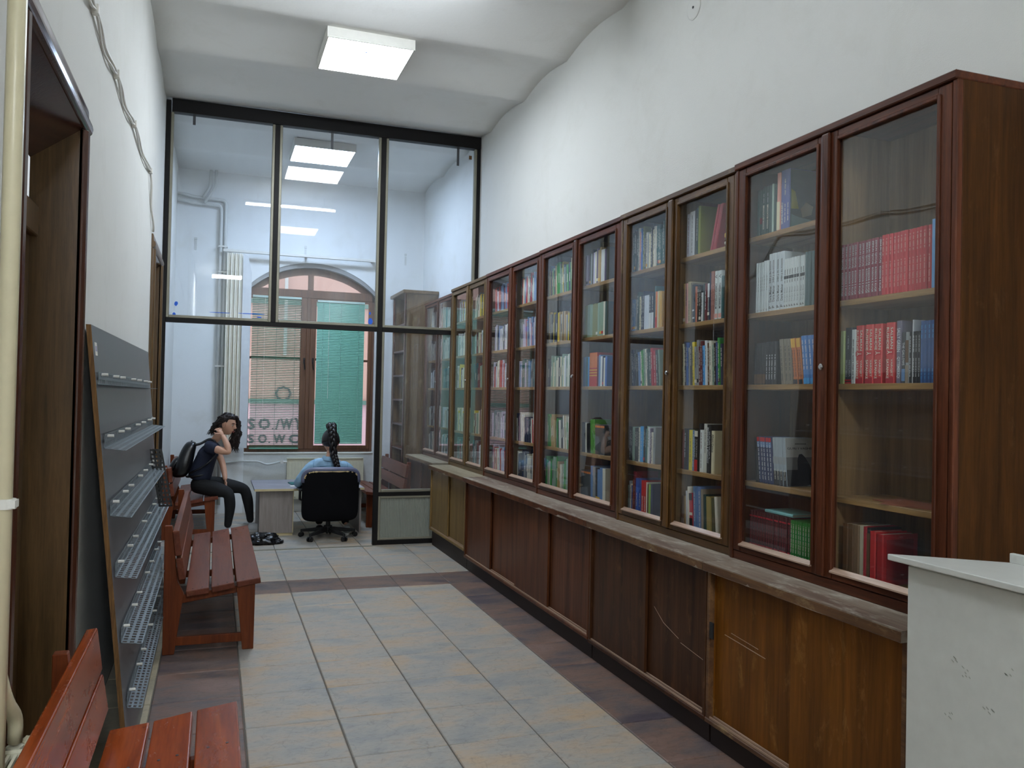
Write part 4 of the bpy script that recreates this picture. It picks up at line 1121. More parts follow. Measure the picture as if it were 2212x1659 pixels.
for i, (c, w) in enumerate((('brown', .11), ('ivory', .10), ('brown', .105), ('mustard', .09), ('white', .085))):
    o = place('book', book_mesh(.017 if i < 3 else .026, .15, w, bmat(c))); NB[0] += 1
    place('pages', page_mesh(.017 if i < 3 else .026, .15, w), o)
    z = ZS[4] + [0, .0176, .0352, .0528, .0528][i]; tt = .017 if i < 3 else .026
    o.rotation_euler = (PI / 2, 0, 0); o.location = (2.45, (3.685 if i != 4 else 3.60) , z + tt / 2 + .0006)
    if i >= 3: o.scale = (1, 1, .52)
    tag(o, '%s book in the flat pile, %s, top shelf of the olive-brown bookcase' % (c, ['lowest', 'second from below', 'third from below', 'on top at left', 'on top at right'][i]), 'book', 'flat pile on the top shelf')
row(4, 'R', 3, mix(['tan', 'pink'], (.215, .23), (.02, .028), .03, 3) + [dict(t=.028, h=.228, c='cream', hex='b8ac8a', lean=.02, texts=(T('~30', .06, .55, 'charcoal', 'up'),)), dict(t=.02, h=.22, c='taupe', lean=.03),
    dict(t=.02, h=.208, c='navy', hex='2c3848', lean=.05, bands=((.1, .14, 'white'), (.3, .34, 'white'))), dict(t=.016, h=.195, c='pink', hex='b87460', lean=.03)] + mix(['black', 'black'], (.19, .2), (.02, .022), 0, 5) + [
    dict(t=.018, h=.155, c='white', texts=(T('~31', .25, .85, 'charcoal'),)), dict(t=.02, h=.2, c='teal', hex='3a5052'), dict(t=.022, h=.2, c='maroon', texts=(T('~32', .3, .8),)),
    dict(t=.02, h=.205, c='charcoal', bands=((.60, .96, 'white'), (.14, .22, 'ivory')), texts=(T('MANUSHANTET', .24, .58),)), dict(t=.016, h=.25, c='navy'), dict(t=.034, h=.255, c='brown', hex='8a5a50', texts=(T('~33', .3, .75, 'pink', 'down', 2, 0), T('~34', .3, .75, 'pink', 'down', 2, 1))),
    dict(n=2, t=.03, h=.252, c='white', hex='ccd3d2', run='white book titled in black capitals', texts=(T('FEMINA LITTERARUM', .22, .74, 'charcoal'), T('V', .84, .92, 'charcoal')), bands=((.03, .12, 'pink'),)), dict(t=.02, h=.22, c='teal')])
row(4, 'R', 2, mix(['cream', 'navy', 'blue', 'grey', 'charcoal', 'yellow', 'grey', 'grey', 'maroon', 'maroon', 'sky blue', 'white', 'brown', 'ivory', 'sage', 'black', 'indigo', 'green', 'navy'], (.205, .25), (.014, .026), .05, 11))
row(4, 'R', 1, [dict(t=.022, h=0.218, c='maroon', hex='6a2c26', gap=.02), dict(t=.022, h=0.223, c='black', texts=(T('~35', .3, .9),)), dict(t=.016, h=0.223, c='black'), dict(t=.012, h=0.218, c='navy'),
    dict(t=.034, h=0.218, c='yellow', hex='cdbd1e', texts=(T('~36', .2, .8, 'charcoal'),)), dict(t=.026, h=0.218, c='slate blue', hex='6c84a0', texts=(T('~37', .1, .9, 'ivory'),)),
    dict(t=.032, h=0.220, c='black', adj='black-and-white', bands=((.84, .98, 'ivory'), (.0, .28, 'red')), texts=(T('~38', .34, .8, 'ivory', 'up', 2, 0), T('~39', .34, .8, 'ivory', 'up', 2, 1))), dict(t=.02, h=0.256, c='black'),
    dict(t=.03, h=0.223, c='white', hex='cfd2d0', texts=(T('~40', .55, .95, 'maroon'), T('~41', .1, .45, 'charcoal'))), dict(t=.03, h=0.257, c='ivory', hex='b7b7ae', texts=(T('~42', .4, .9, 'charcoal'),)),
    dict(t=.026, h=0.253, c='black', texts=(T('MARDHËNIA E BIZANTIT', .2, .94),)), dict(t=.02, h=0.251, c='black', texts=(T('~43', .3, .9),)), dict(t=.03, h=0.223, c='cream', texts=(T('Albert Camus', .5, .92, 'charcoal'),))])
row(4, 'R', 0, [dict(t=.018, h=.17, c='brown', gap=.03), dict(t=.02, h=.17, c='tan', lean=.04), dict(t=.018, h=.2, c='white', lean=.05), dict(t=.018, h=.225, c='ivory', lean=.06), dict(t=.032, h=.192, c='red', hex='a83038', adj='red-and-white', lean=.07, bands=((.0, .3, 'black'), (.38, .46, 'ivory'), (.8, .99, 'black'))),
    dict(t=.03, h=.232, c='slate blue', lean=.06, texts=(T('~44', .2, .9, 'ivory'),)), dict(t=.022, h=.228, c='slate blue', hex='54709a', lean=.06), dict(t=.03, h=.235, c='slate blue', hex='5c74a0', lean=.06, texts=(T('~45', .1, .9, 'ivory'),)),
    dict(t=.02, h=.225, c='taupe', lean=.06), dict(t=.022, h=.2, c='dark teal', lean=.07), dict(n=2, t=.024, h=.192, c='tan', hex='93834e', lean=.06, run='yellowed old paperback leaning left'), dict(t=.03, h=.19, c='olive', hex='4a4a30', lean=.07), dict(t=.026, h=.20, c='ivory', lean=.10)])
# --- olive-brown bookcase, left door
row(4, 'L', 4, mix(['dark teal', 'dark teal', 'charcoal', 'dark teal', 'ivory', 'pink', 'blue', 'olive', 'charcoal', 'ivory', 'grey', 'cream', 'charcoal', 'cream', 'ivory', 'teal', 'teal', 'teal', 'teal', 'teal'], (.2, .27), (.014, .024), .01, 21))
row(4, 'L', 3, mix(['slate blue', 'slate blue', 'grey', 'dark teal', 'cream', 'navy', 'navy'], (.19, .24), (.016, .026), 0, 22) + [dict(t=.032, h=.205, c='white', hex='c9d0d8'), dict(t=.032, h=.205, c='white', hex='c2c9d2'),
    dict(n=2, t=.028, h=.212, c='navy', hex='20283a', run='dark navy book over white lower spine', bands=((.0, .45, 'white'),), texts=(T('~46', .52, .92, 'ivory'),)), dict(t=.016, h=.25, c='teal'), dict(t=.018, h=.215, c='orange', bands=((.0, .3, 'red'),)), dict(t=.014, h=.215, c='ivory'), dict(t=.022, h=.215, c='mustard', hex='c0a860'), dict(t=.022, h=.21, c='mustard')])
row(4, 'L', 2, mix(['navy', 'navy', 'charcoal', 'black', 'slate blue', 'ivory', 'green', 'sage', 'ivory', 'dark teal', 'dark teal', 'crimson', 'crimson', 'charcoal', 'sage'], (.195, .225), (.014, .03), .10, 23))
row(4, 'L', 1, mix(['charcoal', 'black', 'sage', 'charcoal', 'charcoal', 'ivory'], (.195, .21), (.018, .03), 0, 24) + [dict(t=.042, h=.215, c='sky blue', hex='3f9ad4', texts=(T('~81', .15, .85, 'ivory'),))] + mix(['black', 'teal', 'sage', 'white', 'purple', 'ivory', 'grey'], (.18, .22), (.016, .026), 0, 25))
row(4, 'L', 0, mix(['sage', 'grey', 'ivory', 'indigo', 'orange'], (.15, .2), (.01, .016), 0, 26) + [dict(t=.034, h=.25, c='maroon', hex='6a1a22', texts=(T('~47', .2, .8, 'pink'),)), dict(t=.032, h=.212, c='blue', hex='2f57a0', texts=(T('~48', .2, .6, 'ivory'),)), dict(t=.032, h=.212, c='blue', hex='2b4f94', texts=(T('~49', .2, .6, 'ivory'),)),
    dict(n=2, t=.034, h=.205, c='red', hex='b01a1c', run='red book with white foot lettering', texts=(T('MANDELA E PARË', .12, .55, 'ivory', 'up'),)), dict(t=.012, h=.2, c='ivory'), dict(t=.018, h=.19, c='brown'), dict(t=.022, h=.19, c='lime'), dict(t=.026, h=.195, c='navy', hex='20244a')])
# --- third bookcase, right door
row(3, 'R', 4, mix(['maroon', 'lilac', 'purple', 'charcoal', 'grey', 'black', 'lilac', 'ivory', 'purple', 'tan', 'tan', 'white', 'white', 'purple', 'charcoal'], (.21, .25), (.018, .032), 0, 31, False))
row(3, 'R', 3, mix(['olive', 'olive', 'sage', 'sage', 'sage', 'olive', 'olive', 'olive', 'sage', 'sage', 'sage', 'ivory', 'dark teal'], (.225, .23), (.026, .03), 0, 32, False))
row(3, 'R', 2, mix(['slate blue', 'slate blue', 'teal', 'sky blue'], (.2, .21), (.02, .03), 0, 33, False) + [dict(n=5, t=.0235, h=.232, c='crimson', hex='b03a34', run='red volume with gold and orange bands', bands=((.55, .99, 'orange'), (.30, .34, 'mustard'), (.38, .42, 'mustard'), (.46, .50, 'mustard')))] + mix(['maroon', 'slate blue', 'white', 'navy', 'ivory', 'blue'], (.19, .215), (.018, .03), 0, 34, False))
row(3, 'R', 1, mix(['charcoal', 'charcoal', 'ivory', 'black', 'black'], (.2, .21), (.018, .03), .04, 35, False) + [dict(n=2, t=.036, h=.232, c='lime', hex='4f8a34', lean=.07, run='grass-green volume leaning left')] + [dict(n=5, t=.028, h=.2, c='charcoal', hex='4a4c4c', lean=.05, run='grey volume with orange head', bands=((.9, .97, 'orange'),))])
row(3, 'R', 0, [dict(n=5, t=.03, h=.19, c='charcoal', hex='474c4e', run='dark grey volume with orange head', bands=((.9, .97, 'orange'),))] + mix(['slate blue', 'grey', 'charcoal', 'slate blue', 'slate blue', 'ivory'], (.21, .23), (.03, .045), .03, 36, False))
print('BOOKS', NB[0])

# the remaining shelves hold several hundred more volumes, too far off to handle singly
def stuff_rows(name, y0, y1, xf, bias, ranges, seed, D=.15):
    q = random.Random(seed); k = MB(); c = (y0 + y1) / 2
    for a, e in ranges(y0, c, y1):
        for lv in range(5):
            y = e - q.uniform(.0, .04); ln = q.choice((0, 0, .04, .08)); b = q.sample(bias, max(3, len(bias) // 2))
            while True:
                t = q.uniform(.012, .032); h = q.uniform(.185, .25)
                if y - t < a + q.uniform(0, .02): break
                sh = math.tan(ln) * h; x = xf + .062 + q.uniform(0, .01); z = ZS[lv] + .0005; m = cols.index(q.choice(b))
                if y + sh > e: sh = 0
                k.hexa([(x, y - t, z), (x + D, y - t, z), (x + D, y, z), (x, y, z), (x, y - t + sh, z + h), (x + D, y - t + sh, z + h), (x + D, y + sh, z + h), (x, y + sh, z + h)], m)
                if q.random() < .5: k.box(x - .001, x, y - t * .65 + sh * .5, y - t * .35 + sh * .5, z + h * .35, z + h * .65, 1 if m > 3 else 5)
                y -= t + .001
    return k
kk = FAR
two = lambda y0, c, y1: ((y0 + .03, c - .014), (c + .014, y1 - .03))
for (yu0, yu1, xfu, bias, rg, sd) in ((4.707, 6.10, 2.378, ['white', 'ivory', 'cream', 'sage', 'grey', 'slate blue', 'navy', 'tan', 'green', 'yellow', 'black'], lambda a, c, b: ((c + .014, b - .03),), 1),
        (6.106, 7.51, 2.390, ['white', 'ivory', 'grey', 'slate blue', 'red', 'teal', 'lilac', 'navy', 'charcoal'], two, 2), (7.516, 8.775, 2.398, ['ivory', 'cream', 'sage', 'grey', 'maroon', 'teal', 'white', 'yellow'], two, 3), (8.94, 10.25, 2.46, ['ivory', 'grey', 'charcoal', 'white', 'teal'], two, 4)):
    s_ = stuff_rows('x', yu0, yu1, xfu, bias, rg, sd, .13 if xfu > 2.45 else .15)
    kk.add(s_.v, s_.f); kk.m[-len(s_.m):] = s_.m
tag(kk.build('packed_books', FARM), 'close-packed rows of mixed volumes filling the farther glazed bookcases', 'books', kind='stuff')

# ------------------------------------------------------------------ white lectern
lt = thing('lectern', 'white laminate lectern with sloping top at the lower right', 'lectern', (1.90, 1.32, 0))
k = MB(); k.box(0, .018, 0, .58, .02, 1.135); k.build('front_panel', M['white_lam'], lt, bevel=.002)
k = MB()
for y in (0.0, .562): k.prism([(.018, .02), (.42, .02), (.42, 1.09), (.018, 1.132)], 'y', y + .001, y + .017)
k.build('side_panel', M['white_lam'], lt)
k = MB(); k.box(.018, .42, .018, .562, .5, .518); k.box(0, .44, 0, .58, 0, .02); k.build('shelf', M['white_lam'], lt)
k = MB(); sl = (1.108 - 1.158) / .50
def st(x): return 1.162 + (x + .03) * sl
k.hexa([(-.03, -.045, st(-.03) - .018), (.47, -.045, st(.47) - .018), (.47, .628, st(.47) - .018), (-.03, .628, st(-.03) - .018), (-.03, -.045, st(-.03)), (.47, -.045, st(.47)), (.47, .628, st(.47)), (-.03, .628, st(-.03))])
k.build('sloping_top', M['white_lam'], lt, bevel=.003, seg=2)
k = MB(); k.box(.452, .47, -.045, .628, st(.46) , st(.46) + .03); k.build('book_stop', M['white_lam'], lt, bevel=.002)
q = random.Random(5); k = MB()
for cy, cz, s in ((.40, .90, .03), (.375, .885, .02), (.25, .93, .02), (.30, .80, .03), (.43, .76, .02)):
    for i in range(5):
        y, z = cy + q.uniform(-s, s) * .6, cz + q.uniform(-s, s) * .6; l = s * .25
        k.hexa([(-.0006, y, z), (0, y, z), (0, y + l, z + l * .6), (-.0006, y + l, z + l * .6), (-.0006, y, z + .003), (0, y, z + .003), (0, y + l, z + l * .6 + .003), (-.0006, y + l, z + l * .6 + .003)])
k.build('scuff', plain('98998f', .6), lt)

# ------------------------------------------------------------------ desk with things on it
dk = thing('desk', 'low grey laminate desk between the two women', 'desk', (.43, 9.56, 0))
k = MB(); k.box(0, 1.20, 0, .50, .50, .525); k.build('desk_top', M['desk'], dk, bevel=.002)
k = MB(); k.box(0, 1.20, .503, 1.0, .50, .525); k.build('desk_top', M['desk'], dk, bevel=.002)
k = MB(); k.box(0, 1.20, -.003, 0, .50, .524); k.build('edge_band', M['desk_edge'], dk)
k = MB(); k.box(.06, .42, .05, .07, .03, .50); k.build('end_panel', M['desk_side'], dk)
k = MB(); k.box(.06, .08, .07, .98, .0, .50); k.build('side_panel', M['desk_side'], dk)
for x in (.40, 1.16):
    k = MB(); k.box(x, x + .02, .07, .98, .0, .50); k.build('side_panel', M['desk_side'], dk)
k = MB(); k.box(.416, .424, .045, .05, .03, .50); k.build('edge_band', M['desk_edge'], dk)
k = MB(); k.box(.06, .42, .06, .08, .0, .03); k.build('plinth', M['desk_edge'], dk)
k = MB(); k.box(0, .15, 0, .21, 0, .012); k.box(.002, .148, .002, .208, .003, .009, 1)
o = k.build('notebook', [plain('2c6a6c', .5), M['paper']]); o.location = (.85, 9.95, .525); o.rotation_euler = (0, 0, .1)
tag(o, 'teal notebook on the grey desk by the seated woman\'s elbow', 'notebook')
k = MB(); k.box(0, .15, 0, .10, 0, .0012); o = k.build('paper_sheet', M['paper']); o.location = (.83, 9.78, .5252)
tag(o, 'white sheet of paper on the grey desk', 'paper')

# ------------------------------------------------------------------ black swivel chair
ch = thing('swivel_chair', 'worn black swivel chair with padded back turned to the viewer', 'chair', (1.205, 9.36, 0))
k = MB(); n = 5
for i in range(5):
    a = math.radians(18 + 72 * i) - .15; e = Vector((math.cos(a), math.sin(a), 0)); s = Vector((-e.y, e.x, 0))
    A = e * .03; B = e * .31
    k.hexa([A - s * .026 + Vector((0, 0, .075)), A + s * .026 + Vector((0, 0, .075)), B + s * .016 + Vector((0, 0, .058)), B - s * .016 + Vector((0, 0, .058)),
            A - s * .022 + Vector((0, 0, .125)), A + s * .022 + Vector((0, 0, .125)), B + s * .012 + Vector((0, 0, .085)), B - s * .012 + Vector((0, 0, .085))])
k.cyl((0, 0, .065), (0, 0, .14), .045); k.build('star_base', M['black'], ch, bevel=.004)
for i in range(5):
    a = math.radians(18 + 72 * i) - .15; e = Vector((math.cos(a), math.sin(a), 0)); s = Vector((-e.y, e.x, 0)); c = e * .305
    k = MB(); k.cyl(c + s * .008 + Vector((0, 0, .027)), c + s * .026 + Vector((0, 0, .027)), .027, 14); k.cyl(c - s * .026 + Vector((0, 0, .027)), c - s * .008 + Vector((0, 0, .027)), .027, 14); k.cyl(c + Vector((0, 0, .03)), c + Vector((0, 0, .07)), .008, 8)
    k.build('caster', M['black_gl'], ch)
k = MB(); k.cyl((0, 0, .13), (0, 0, .34), .025); k.cyl((0, 0, .24), (0, 0, .36), .036); k.build('gas_column', M['black'], ch)
def pillow(name, cx, cy, cz, hx, hy, hz, mat, par, p=5, bend=0, tilt=0):
    k = MB(); nu, nv = 40, 22
    def sp(v, e): return math.copysign(abs(v) ** e, v)
    vs = []
    for j in range(nv + 1):
        t_ = -PI / 2 + PI * j / nv
        for i in range(nu):
            u_ = 2 * PI * i / nu
            x = hx * sp(math.cos(t_), .35) * sp(math.cos(u_), 2 / p); z = hz * sp(math.cos(t_), .35) * sp(math.sin(u_), 2 / p); y = hy * sp(math.sin(t_), .8)
            y += bend * (x / hx) ** 2 - tilt * z
            vs.append((cx + x, cy + y, cz + z))
    fs = [(j * nu + i, j * nu + (i + 1) % nu, (j + 1) * nu + (i + 1) % nu, (j + 1) * nu + i) for j in range(nv) for i in range(nu)]
    k.add(vs, fs); return k.build(name, M[mat], par, smooth=True)
M['chair_back'] = plain('0a0a0d', .9, spec=.15); M['chair_edge'] = plain('62667e', .4)
bk = pillow('backrest', 0, -.20, .49, .305, .035, .285, 'chair_back', ch, 7, .05, .10)
ed = MB(); P = []
for i in range(25):
    a = PI * .03 + (PI * .94) * i / 24
    x = .290 * math.copysign(abs(math.cos(a)) ** .32, math.cos(a)); z = .262 * math.copysign(abs(math.sin(a)) ** .32, math.sin(a))
    P.append((x, -.198 + .05 * (x / .305) ** 2 - .1 * z, .507 + z))
ed.tube(P, .030, 8); ed.build('backrest_roll', M['chair_edge'], ch, smooth=True)
fo_ = MB(); q = random.Random(3)
for i in range(3, 22):
    if q.random() < .35: continue
    a0, b0 = Vector(P[i]), Vector(P[i + 1]); off = Vector((0, -.026, -.020))
    fo_.tube([a0 + off, (a0 + b0) / 2 + off * 1.03, b0 + off], [.004, q.uniform(.006, .012), .004], 6)
tag(fo_.build('torn_foam', M['foam'], bk, smooth=True), kind='stuff')
pillow('seat', 0, .05, .405, .24, .20, .05, 'black', ch, 4)
for s in (-1, 1):
    k = MB(); k.tube([(s * .25, .10, .40), (s * .30, .10, .42), (s * .30, .08, .53)], .016); k.box(s * .30 - .03, s * .30 + .03, -.08, .20, .525, .55); k.build('armrest', M['black_gl'], ch, bevel=.006)
k = MB(); k.box(-.04, .04, -.18, .1, .335, .36); k.build('mechanism', M['black'], ch)
# ------------------------------------------------------------------ people
def skin_mesh(name, nodes, edges, mats, sub=2):
    """one continuous surface grown round a skeleton of (x, y, z, radius) joints; node 0 is the root"""
    me = bpy.data.meshes.new(name)
    me.from_pydata([n[:3] for n in nodes], edges, [])
    o = bpy.data.objects.new('growing', me); COL.objects.link(o)
    sk = o.modifiers.new('skin', 'SKIN'); sk.use_smooth_shade = True; sk.branch_smoothing = .6
    if not me.skin_vertices: me.skin_vertices.new() if hasattr(me.skin_vertices, 'new') else None
    for i, n in enumerate(nodes):
        r = n[3] if isinstance(n[3], tuple) else (n[3], n[3])
        me.skin_vertices[0].data[i].radius = r
        me.skin_vertices[0].data[i].use_root = (i == 0)
    ss = o.modifiers.new('sub', 'SUBSURF'); ss.levels = sub; ss.render_levels = sub
    dg = bpy.context.evaluated_depsgraph_get(); dg.update()
    out = bpy.data.meshes.new_from_object(o.evaluated_get(dg))
    bpy.data.objects.remove(o); bpy.data.meshes.remove(me)
    out.name = name
    out.materials.clear()
    for m in (mats if isinstance(mats, (list, tuple)) else [mats]): out.materials.append(m)
    out.polygons.foreach_set('use_smooth', [True] * len(out.polygons))
    out.polygons.foreach_set('material_index', [0] * len(out.polygons))
    return out
def join_meshes(name, meshes, mats):
    vs, fs, mi = [], [], []
    for me, m in meshes:
        o = len(vs); vs += [tuple(v.co) for v in me.vertices]
        for p in me.polygons: fs.append([i + o for i in p.vertices]); mi.append(m if m is not None else p.material_index)
    out = bpy.data.meshes.new(name); out.from_pydata(vs, [], fs)
    for m in mats: out.materials.append(m)
    out.polygons.foreach_set('material_index', mi); out.polygons.foreach_set('use_smooth', [True] * len(fs)); out.update()
    return out
def chain(*n): return list(n), [(i, i + 1) for i in range(len(n) - 1)]
def head_parts(c, fwd, up, s=1.0):
    """head mesh plus eyes, brows and mouth; c centre, fwd the way the face looks"""
    f = Vector(fwd).normalized(); u = Vector(up); u = (u - f * u.dot(f)).normalized(); l = u.cross(f)
    c = Vector(c)
    def W(x, y, z): return c + (f * x + l * y + u * z) * s
    def g(d, y, z, w, h): return math.exp(-((d.y - y) / w) ** 2 - ((d.z - z) / h) ** 2) if d.x > 0 else 0
    k = MB(); vs = []; nu, nv = 48, 36
    for j in range(nv + 1):
        t = PI * j / nv
        for i in range(nu):
            q = 2 * PI * i / nu; d = Vector((math.sin(t) * math.cos(q), math.sin(t) * math.sin(q), math.cos(t)))
            x, y, z = d.x * .094, d.y * .074, d.z * .112
            if d.z < 0:
                jaw = -d.z
                y *= 1 - .38 * jaw ** 1.5; 
                if d.x > 0: x = x * (1 - .05 * jaw) + .012 * jaw * math.exp(-(d.y / .5) ** 2)
                else: x *= 1 - .45 * jaw
            if d.x > .3: x *= .96
            x += .024 * g(d, 0, -.13, .13, .13) + .012 * g(d, 0, .05, .10, .2)          # nose
            x += .008 * g(d, 0, -.47, .26, .09) + .010 * g(d, 0, -.80, .3, .14)         # lips, chin
            x -= .010 * (g(d, .38, .10, .17, .11) + g(d, -.38, .10, .17, .11))          # eye sockets
            x += .005 * (g(d, .38, .30, .3, .08) + g(d, -.38, .30, .3, .08))            # brow
            x -= .006 * g(d, 0, -.33, .25, .07)
            vs.append(W(x, y, z))
    k.add(vs, [(j * nu + i, (j + 1) * nu + i, (j + 1) * nu + (i + 1) % nu, j * nu + (i + 1) % nu) for j in range(nv) for i in range(nu)])
    for sd in (-1, 1):      # ears
        P = [W(.004 + .014 * math.sin(a) - .004 * math.cos(a), sd * (.072 + .010 * (1 - abs(math.cos(a)))), .002 + .03 * math.cos(a)) for a in [PI * i / 8 for i in range(-1, 10)]]
        k.tube(P, [.007 * s] * len(P), 7); k.ball(W(.002, sd * .074, .0), .012 * s, .008 * s, .026 * s, 10, 8)
    head = k.mesh('head', M['skin'], True)
    e = MB()
    for sd in (-1, 1): e.ball(W(.0765, sd * .031, .011), .012 * s, .013 * s, .006 * s, 10, 8)
    ir = MB()
    for sd in (-1, 1): ir.ball(W(.0845, sd * .032, .011), .0055 * s, .006 * s, .0055 * s, 8, 6)
    br = MB()
    for sd in (-1, 1):
        br.tube([W(.088, sd * .014, .030), W(.0865, sd * .03, .037), W(.073, sd * .048, .030)], [.003 * s, .0035 * s, .0015 * s], 6)
        br.tube([W(.088, sd * .018, .018), W(.087, sd * .032, .022), W(.077, sd * .043, .015)], .0018 * s, 5)
    lp_ = MB()
    lp_.tube([W(.092, -.022, -.054), W(.101, -.008, -.049), W(.101, .008, -.049), W(.092, .022, -.054)], [.002 * s, .005 * s, .005 * s, .002 * s], 7)
    lp_.tube([W(.090, -.020, -.058), W(.097, -.007, -.064), W(.097, .007, -.064), W(.090, .020, -.058)], [.002 * s, .005 * s, .005 * s, .002 * s], 7)
    mo = MB(); mo.ball(W(.0945, 0, -.057), .004 * s, .014 * s, .004 * s, 8, 6)
    return head, e, ir, br, lp_, mo, W
def hand_mesh(wrist, along, palm, thumb_side, s=1.0, curl=.5):
    """palm and five separate fingers; palm = direction the palm faces"""
    a = Vector(along).normalized(); p = Vector(palm); p = (p - a * p.dot(a)).normalized(); t = Vector(thumb_side); t = (t - a * t.dot(a) - p * t.dot(p)).normalized()
    w = Vector(wrist); out = []
    def N(v, r): return (v.x, v.y, v.z, r)
    n, e = chain(N(w - a * .02 * s, .021 * s), N(w + a * .02 * s, (.026 * s)), N(w + a * .05 * s, .031 * s), N(w + a * .078 * s, .027 * s))
    m = skin_mesh('palm', n, e, M['skin'], 2)
    for v in m.vertices:                     # flatten the palm
        d = v.co - w; v.co = v.co - p * d.dot(p) * .48
    out.append((m, 0))
    for off, L, sp in ((.024, .066, .10), (.008, .075, .03), (-.008, .070, -.04), (-.023, .055, -.12)):
        b = w + a * .072 * s + t * off * s
        d = (a + t * sp).normalized(); pts = [b - d * .018 * s, b]
        ang = 0
        for q, f in enumerate((.45, .32, .23)):
            ang += curl * (.75, .95, .7)[q]
            pts.append(pts[-1] + (d * math.cos(ang) + p * math.sin(ang)) * L * f * s)
        n, e = chain(*[N(x, (.0095, .0092, .0085, .0078, .0062)[i] * s) for i, x in enumerate(pts)])
        out.append((skin_mesh('finger', n, e, M['skin'], 1), 0))
    b = w + a * .022 * s + t * .024 * s
    pts = [b - t * .012 * s, b + (a * .5 + t * .7 + p * .2).normalized() * .028 * s]
    pts.append(pts[-1] + (a * .8 + t * .45 + p * .35).normalized() * .028 * s); pts.append(pts[-1] + (a * .9 + t * .1 + p * .5).normalized() * .022 * s)
    n, e = chain(*[N(x, (.012, .011, .0095, .0075)[i] * s) for i, x in enumerate(pts)])
    out.append((skin_mesh('thumb', n, e, M['skin'], 1), 0))
    return out
def local(me, o):
    me.transform(Matrix.Translation(-Vector(o))); return me
def strands(k, roots, seed, r=.0055):
    q = random.Random(seed)
    for P in roots:
        a, L = q.uniform(0, 6), len(P); amp = q.uniform(.006, .013); fr = q.uniform(1.5, 2.4)
        pts = []
        n = 16
        for i in range(n + 1):
            f = i / n * (L - 1); j = min(int(f), L - 2); v = Vector(P[j]).lerp(Vector(P[j + 1]), f - j)
            g = min(1, i / 5)
            pts.append(v + Vector((amp * g * math.sin(a + fr * i), amp * g * math.cos(a + fr * i * .93), amp * .4 * g * math.sin(a * 2 + i))))
        k.tube(pts, [r * (1 if i < n - 3 else (n - i + .6) / 4.2) for i in range(n + 1)], 5)

# ---- woman with the backpack, leaning forward on the bench, hand at her neck
PO = (-.15, 9.82, 0)
pel = (-.145, 9.84, .585, .055)
nodes = [pel, (-.125, 9.83, .68, .070), (-.085, 9.825, .82, .078), (-.040, 9.82, .95, .070), (.005, 9.81, 1.035, .045), (.055, 9.80, 1.10, .044), (.085, 9.795, 1.15, .048),
         (-.055, 9.715, .985, .045), (-.030, 9.655, .980, .044), (.055, 9.60, .950, .047), (.160, 9.562, .925, .038), (.135, 9.585, 1.01, .037), (.085, 9.635, 1.115, .025),
         (-.015, 9.93, .975, .055), (.015, 9.965, .955, .048), (.055, 9.975, .87, .041), (.095, 9.965, .785, .037), (.118, 9.925, .68, .034), (.130, 9.865, .590, .025),
         (-.150, 9.775, .560, .042), (.0, 9.68, .53, .045), (.168, 9.625, .482, .040), (.185, 9.63, .33, .036), (.160, 9.645, .10, .030),
         (-.105, 9.915, .560, .042), (.12, 9.945, .535, .045), (.345, 9.955, .490, .040), (.385, 9.96, .33, .036), (.415, 9.965, .10, .030)]
edges = [(0, 1), (1, 2), (2, 3), (3, 4), (4, 5), (5, 6), (3, 7), (7, 8), (8, 9), (9, 10), (10, 11), (11, 12), (3, 13), (13, 14), (14, 15), (15, 16), (16, 17), (17, 18), (0, 19), (19, 20), (20, 21), (21, 22), (22, 23), (0, 24), (24, 25), (25, 26), (26, 27), (27, 28)]
body = skin_mesh('person', nodes, edges, M['skin'])
hd, ey, ir, br, lp_, mo, HW = head_parts((.135, 9.765, 1.222), (.84, -.48, -.24), (.16, .0, 1), 1.0)
parts = [(body, 0), (hd, 0)]
parts += hand_mesh((.085, 9.635, 1.115), (-.55, .30, .80), (-.30, .85, -.30), (-.75, -.2, -.55), .88, .62)
parts += hand_mesh((.130, 9.865, .590), (.10, -.35, -.9), (-.8, -.3, 0), (.2, -.8, .3), .88, .35)
girl = tag(place('person', local(join_meshes('person', parts, [M['skin']]), PO)), 'woman in navy T-shirt and black trousers leaning forward on a bench, hand at her neck', 'person')
girl.location = PO
def child(name, me, par, o):
    return place(name, local(me, o), par)
child('eye_white', ey.mesh('eye_white', plain('d8d4cc', .3), True), girl, PO); child('iris', ir.mesh('iris', M['hair'], True), girl, PO)
child('eyebrow', br.mesh('eyebrow', M['hair'], True), girl, PO); child('lips', lp_.mesh('lips', M['lips'], True), girl, PO); child('mouth', mo.mesh('mouth', plain('2a0e0c', .5), True), girl, PO)
sn = [(-.158, 9.84, .585, .140), (-.128, 9.83, .69, .132), (-.082, 9.825, .82, .140), (-.042, 9.82, .945, .118), (.000, 9.812, 1.025, .070),
      (-.055, 9.715, .985, .092), (-.025, 9.648, .975, .078), (.045, 9.606, .955, .066), (-.010, 9.935, .980, .074), (.022, 9.970, .945, .062), (.045, 9.975, .895, .056)]
child('t_shirt', skin_mesh('t_shirt', sn, [(0, 1), (1, 2), (2, 3), (3, 4), (3, 5), (5, 6), (6, 7), (3, 8), (8, 9), (9, 10)], M['navy']), girl, PO)
tn = [(-.16, 9.84, .585, .130), (-.150, 9.84, .655, .120), (-.19, 9.755, .552, .112), (.0, 9.68, .528, .096), (.168, 9.625, .482, .068), (.185, 9.63, .33, .060), (.168, 9.642, .16, .042), (.160, 9.645, .095, .040),
      (-.115, 9.93, .552, .112), (.12, 9.945, .534, .094), (.345, 9.955, .490, .068), (.385, 9.96, .33, .060), (.408, 9.964, .16, .042), (.415, 9.965, .095, .040)]
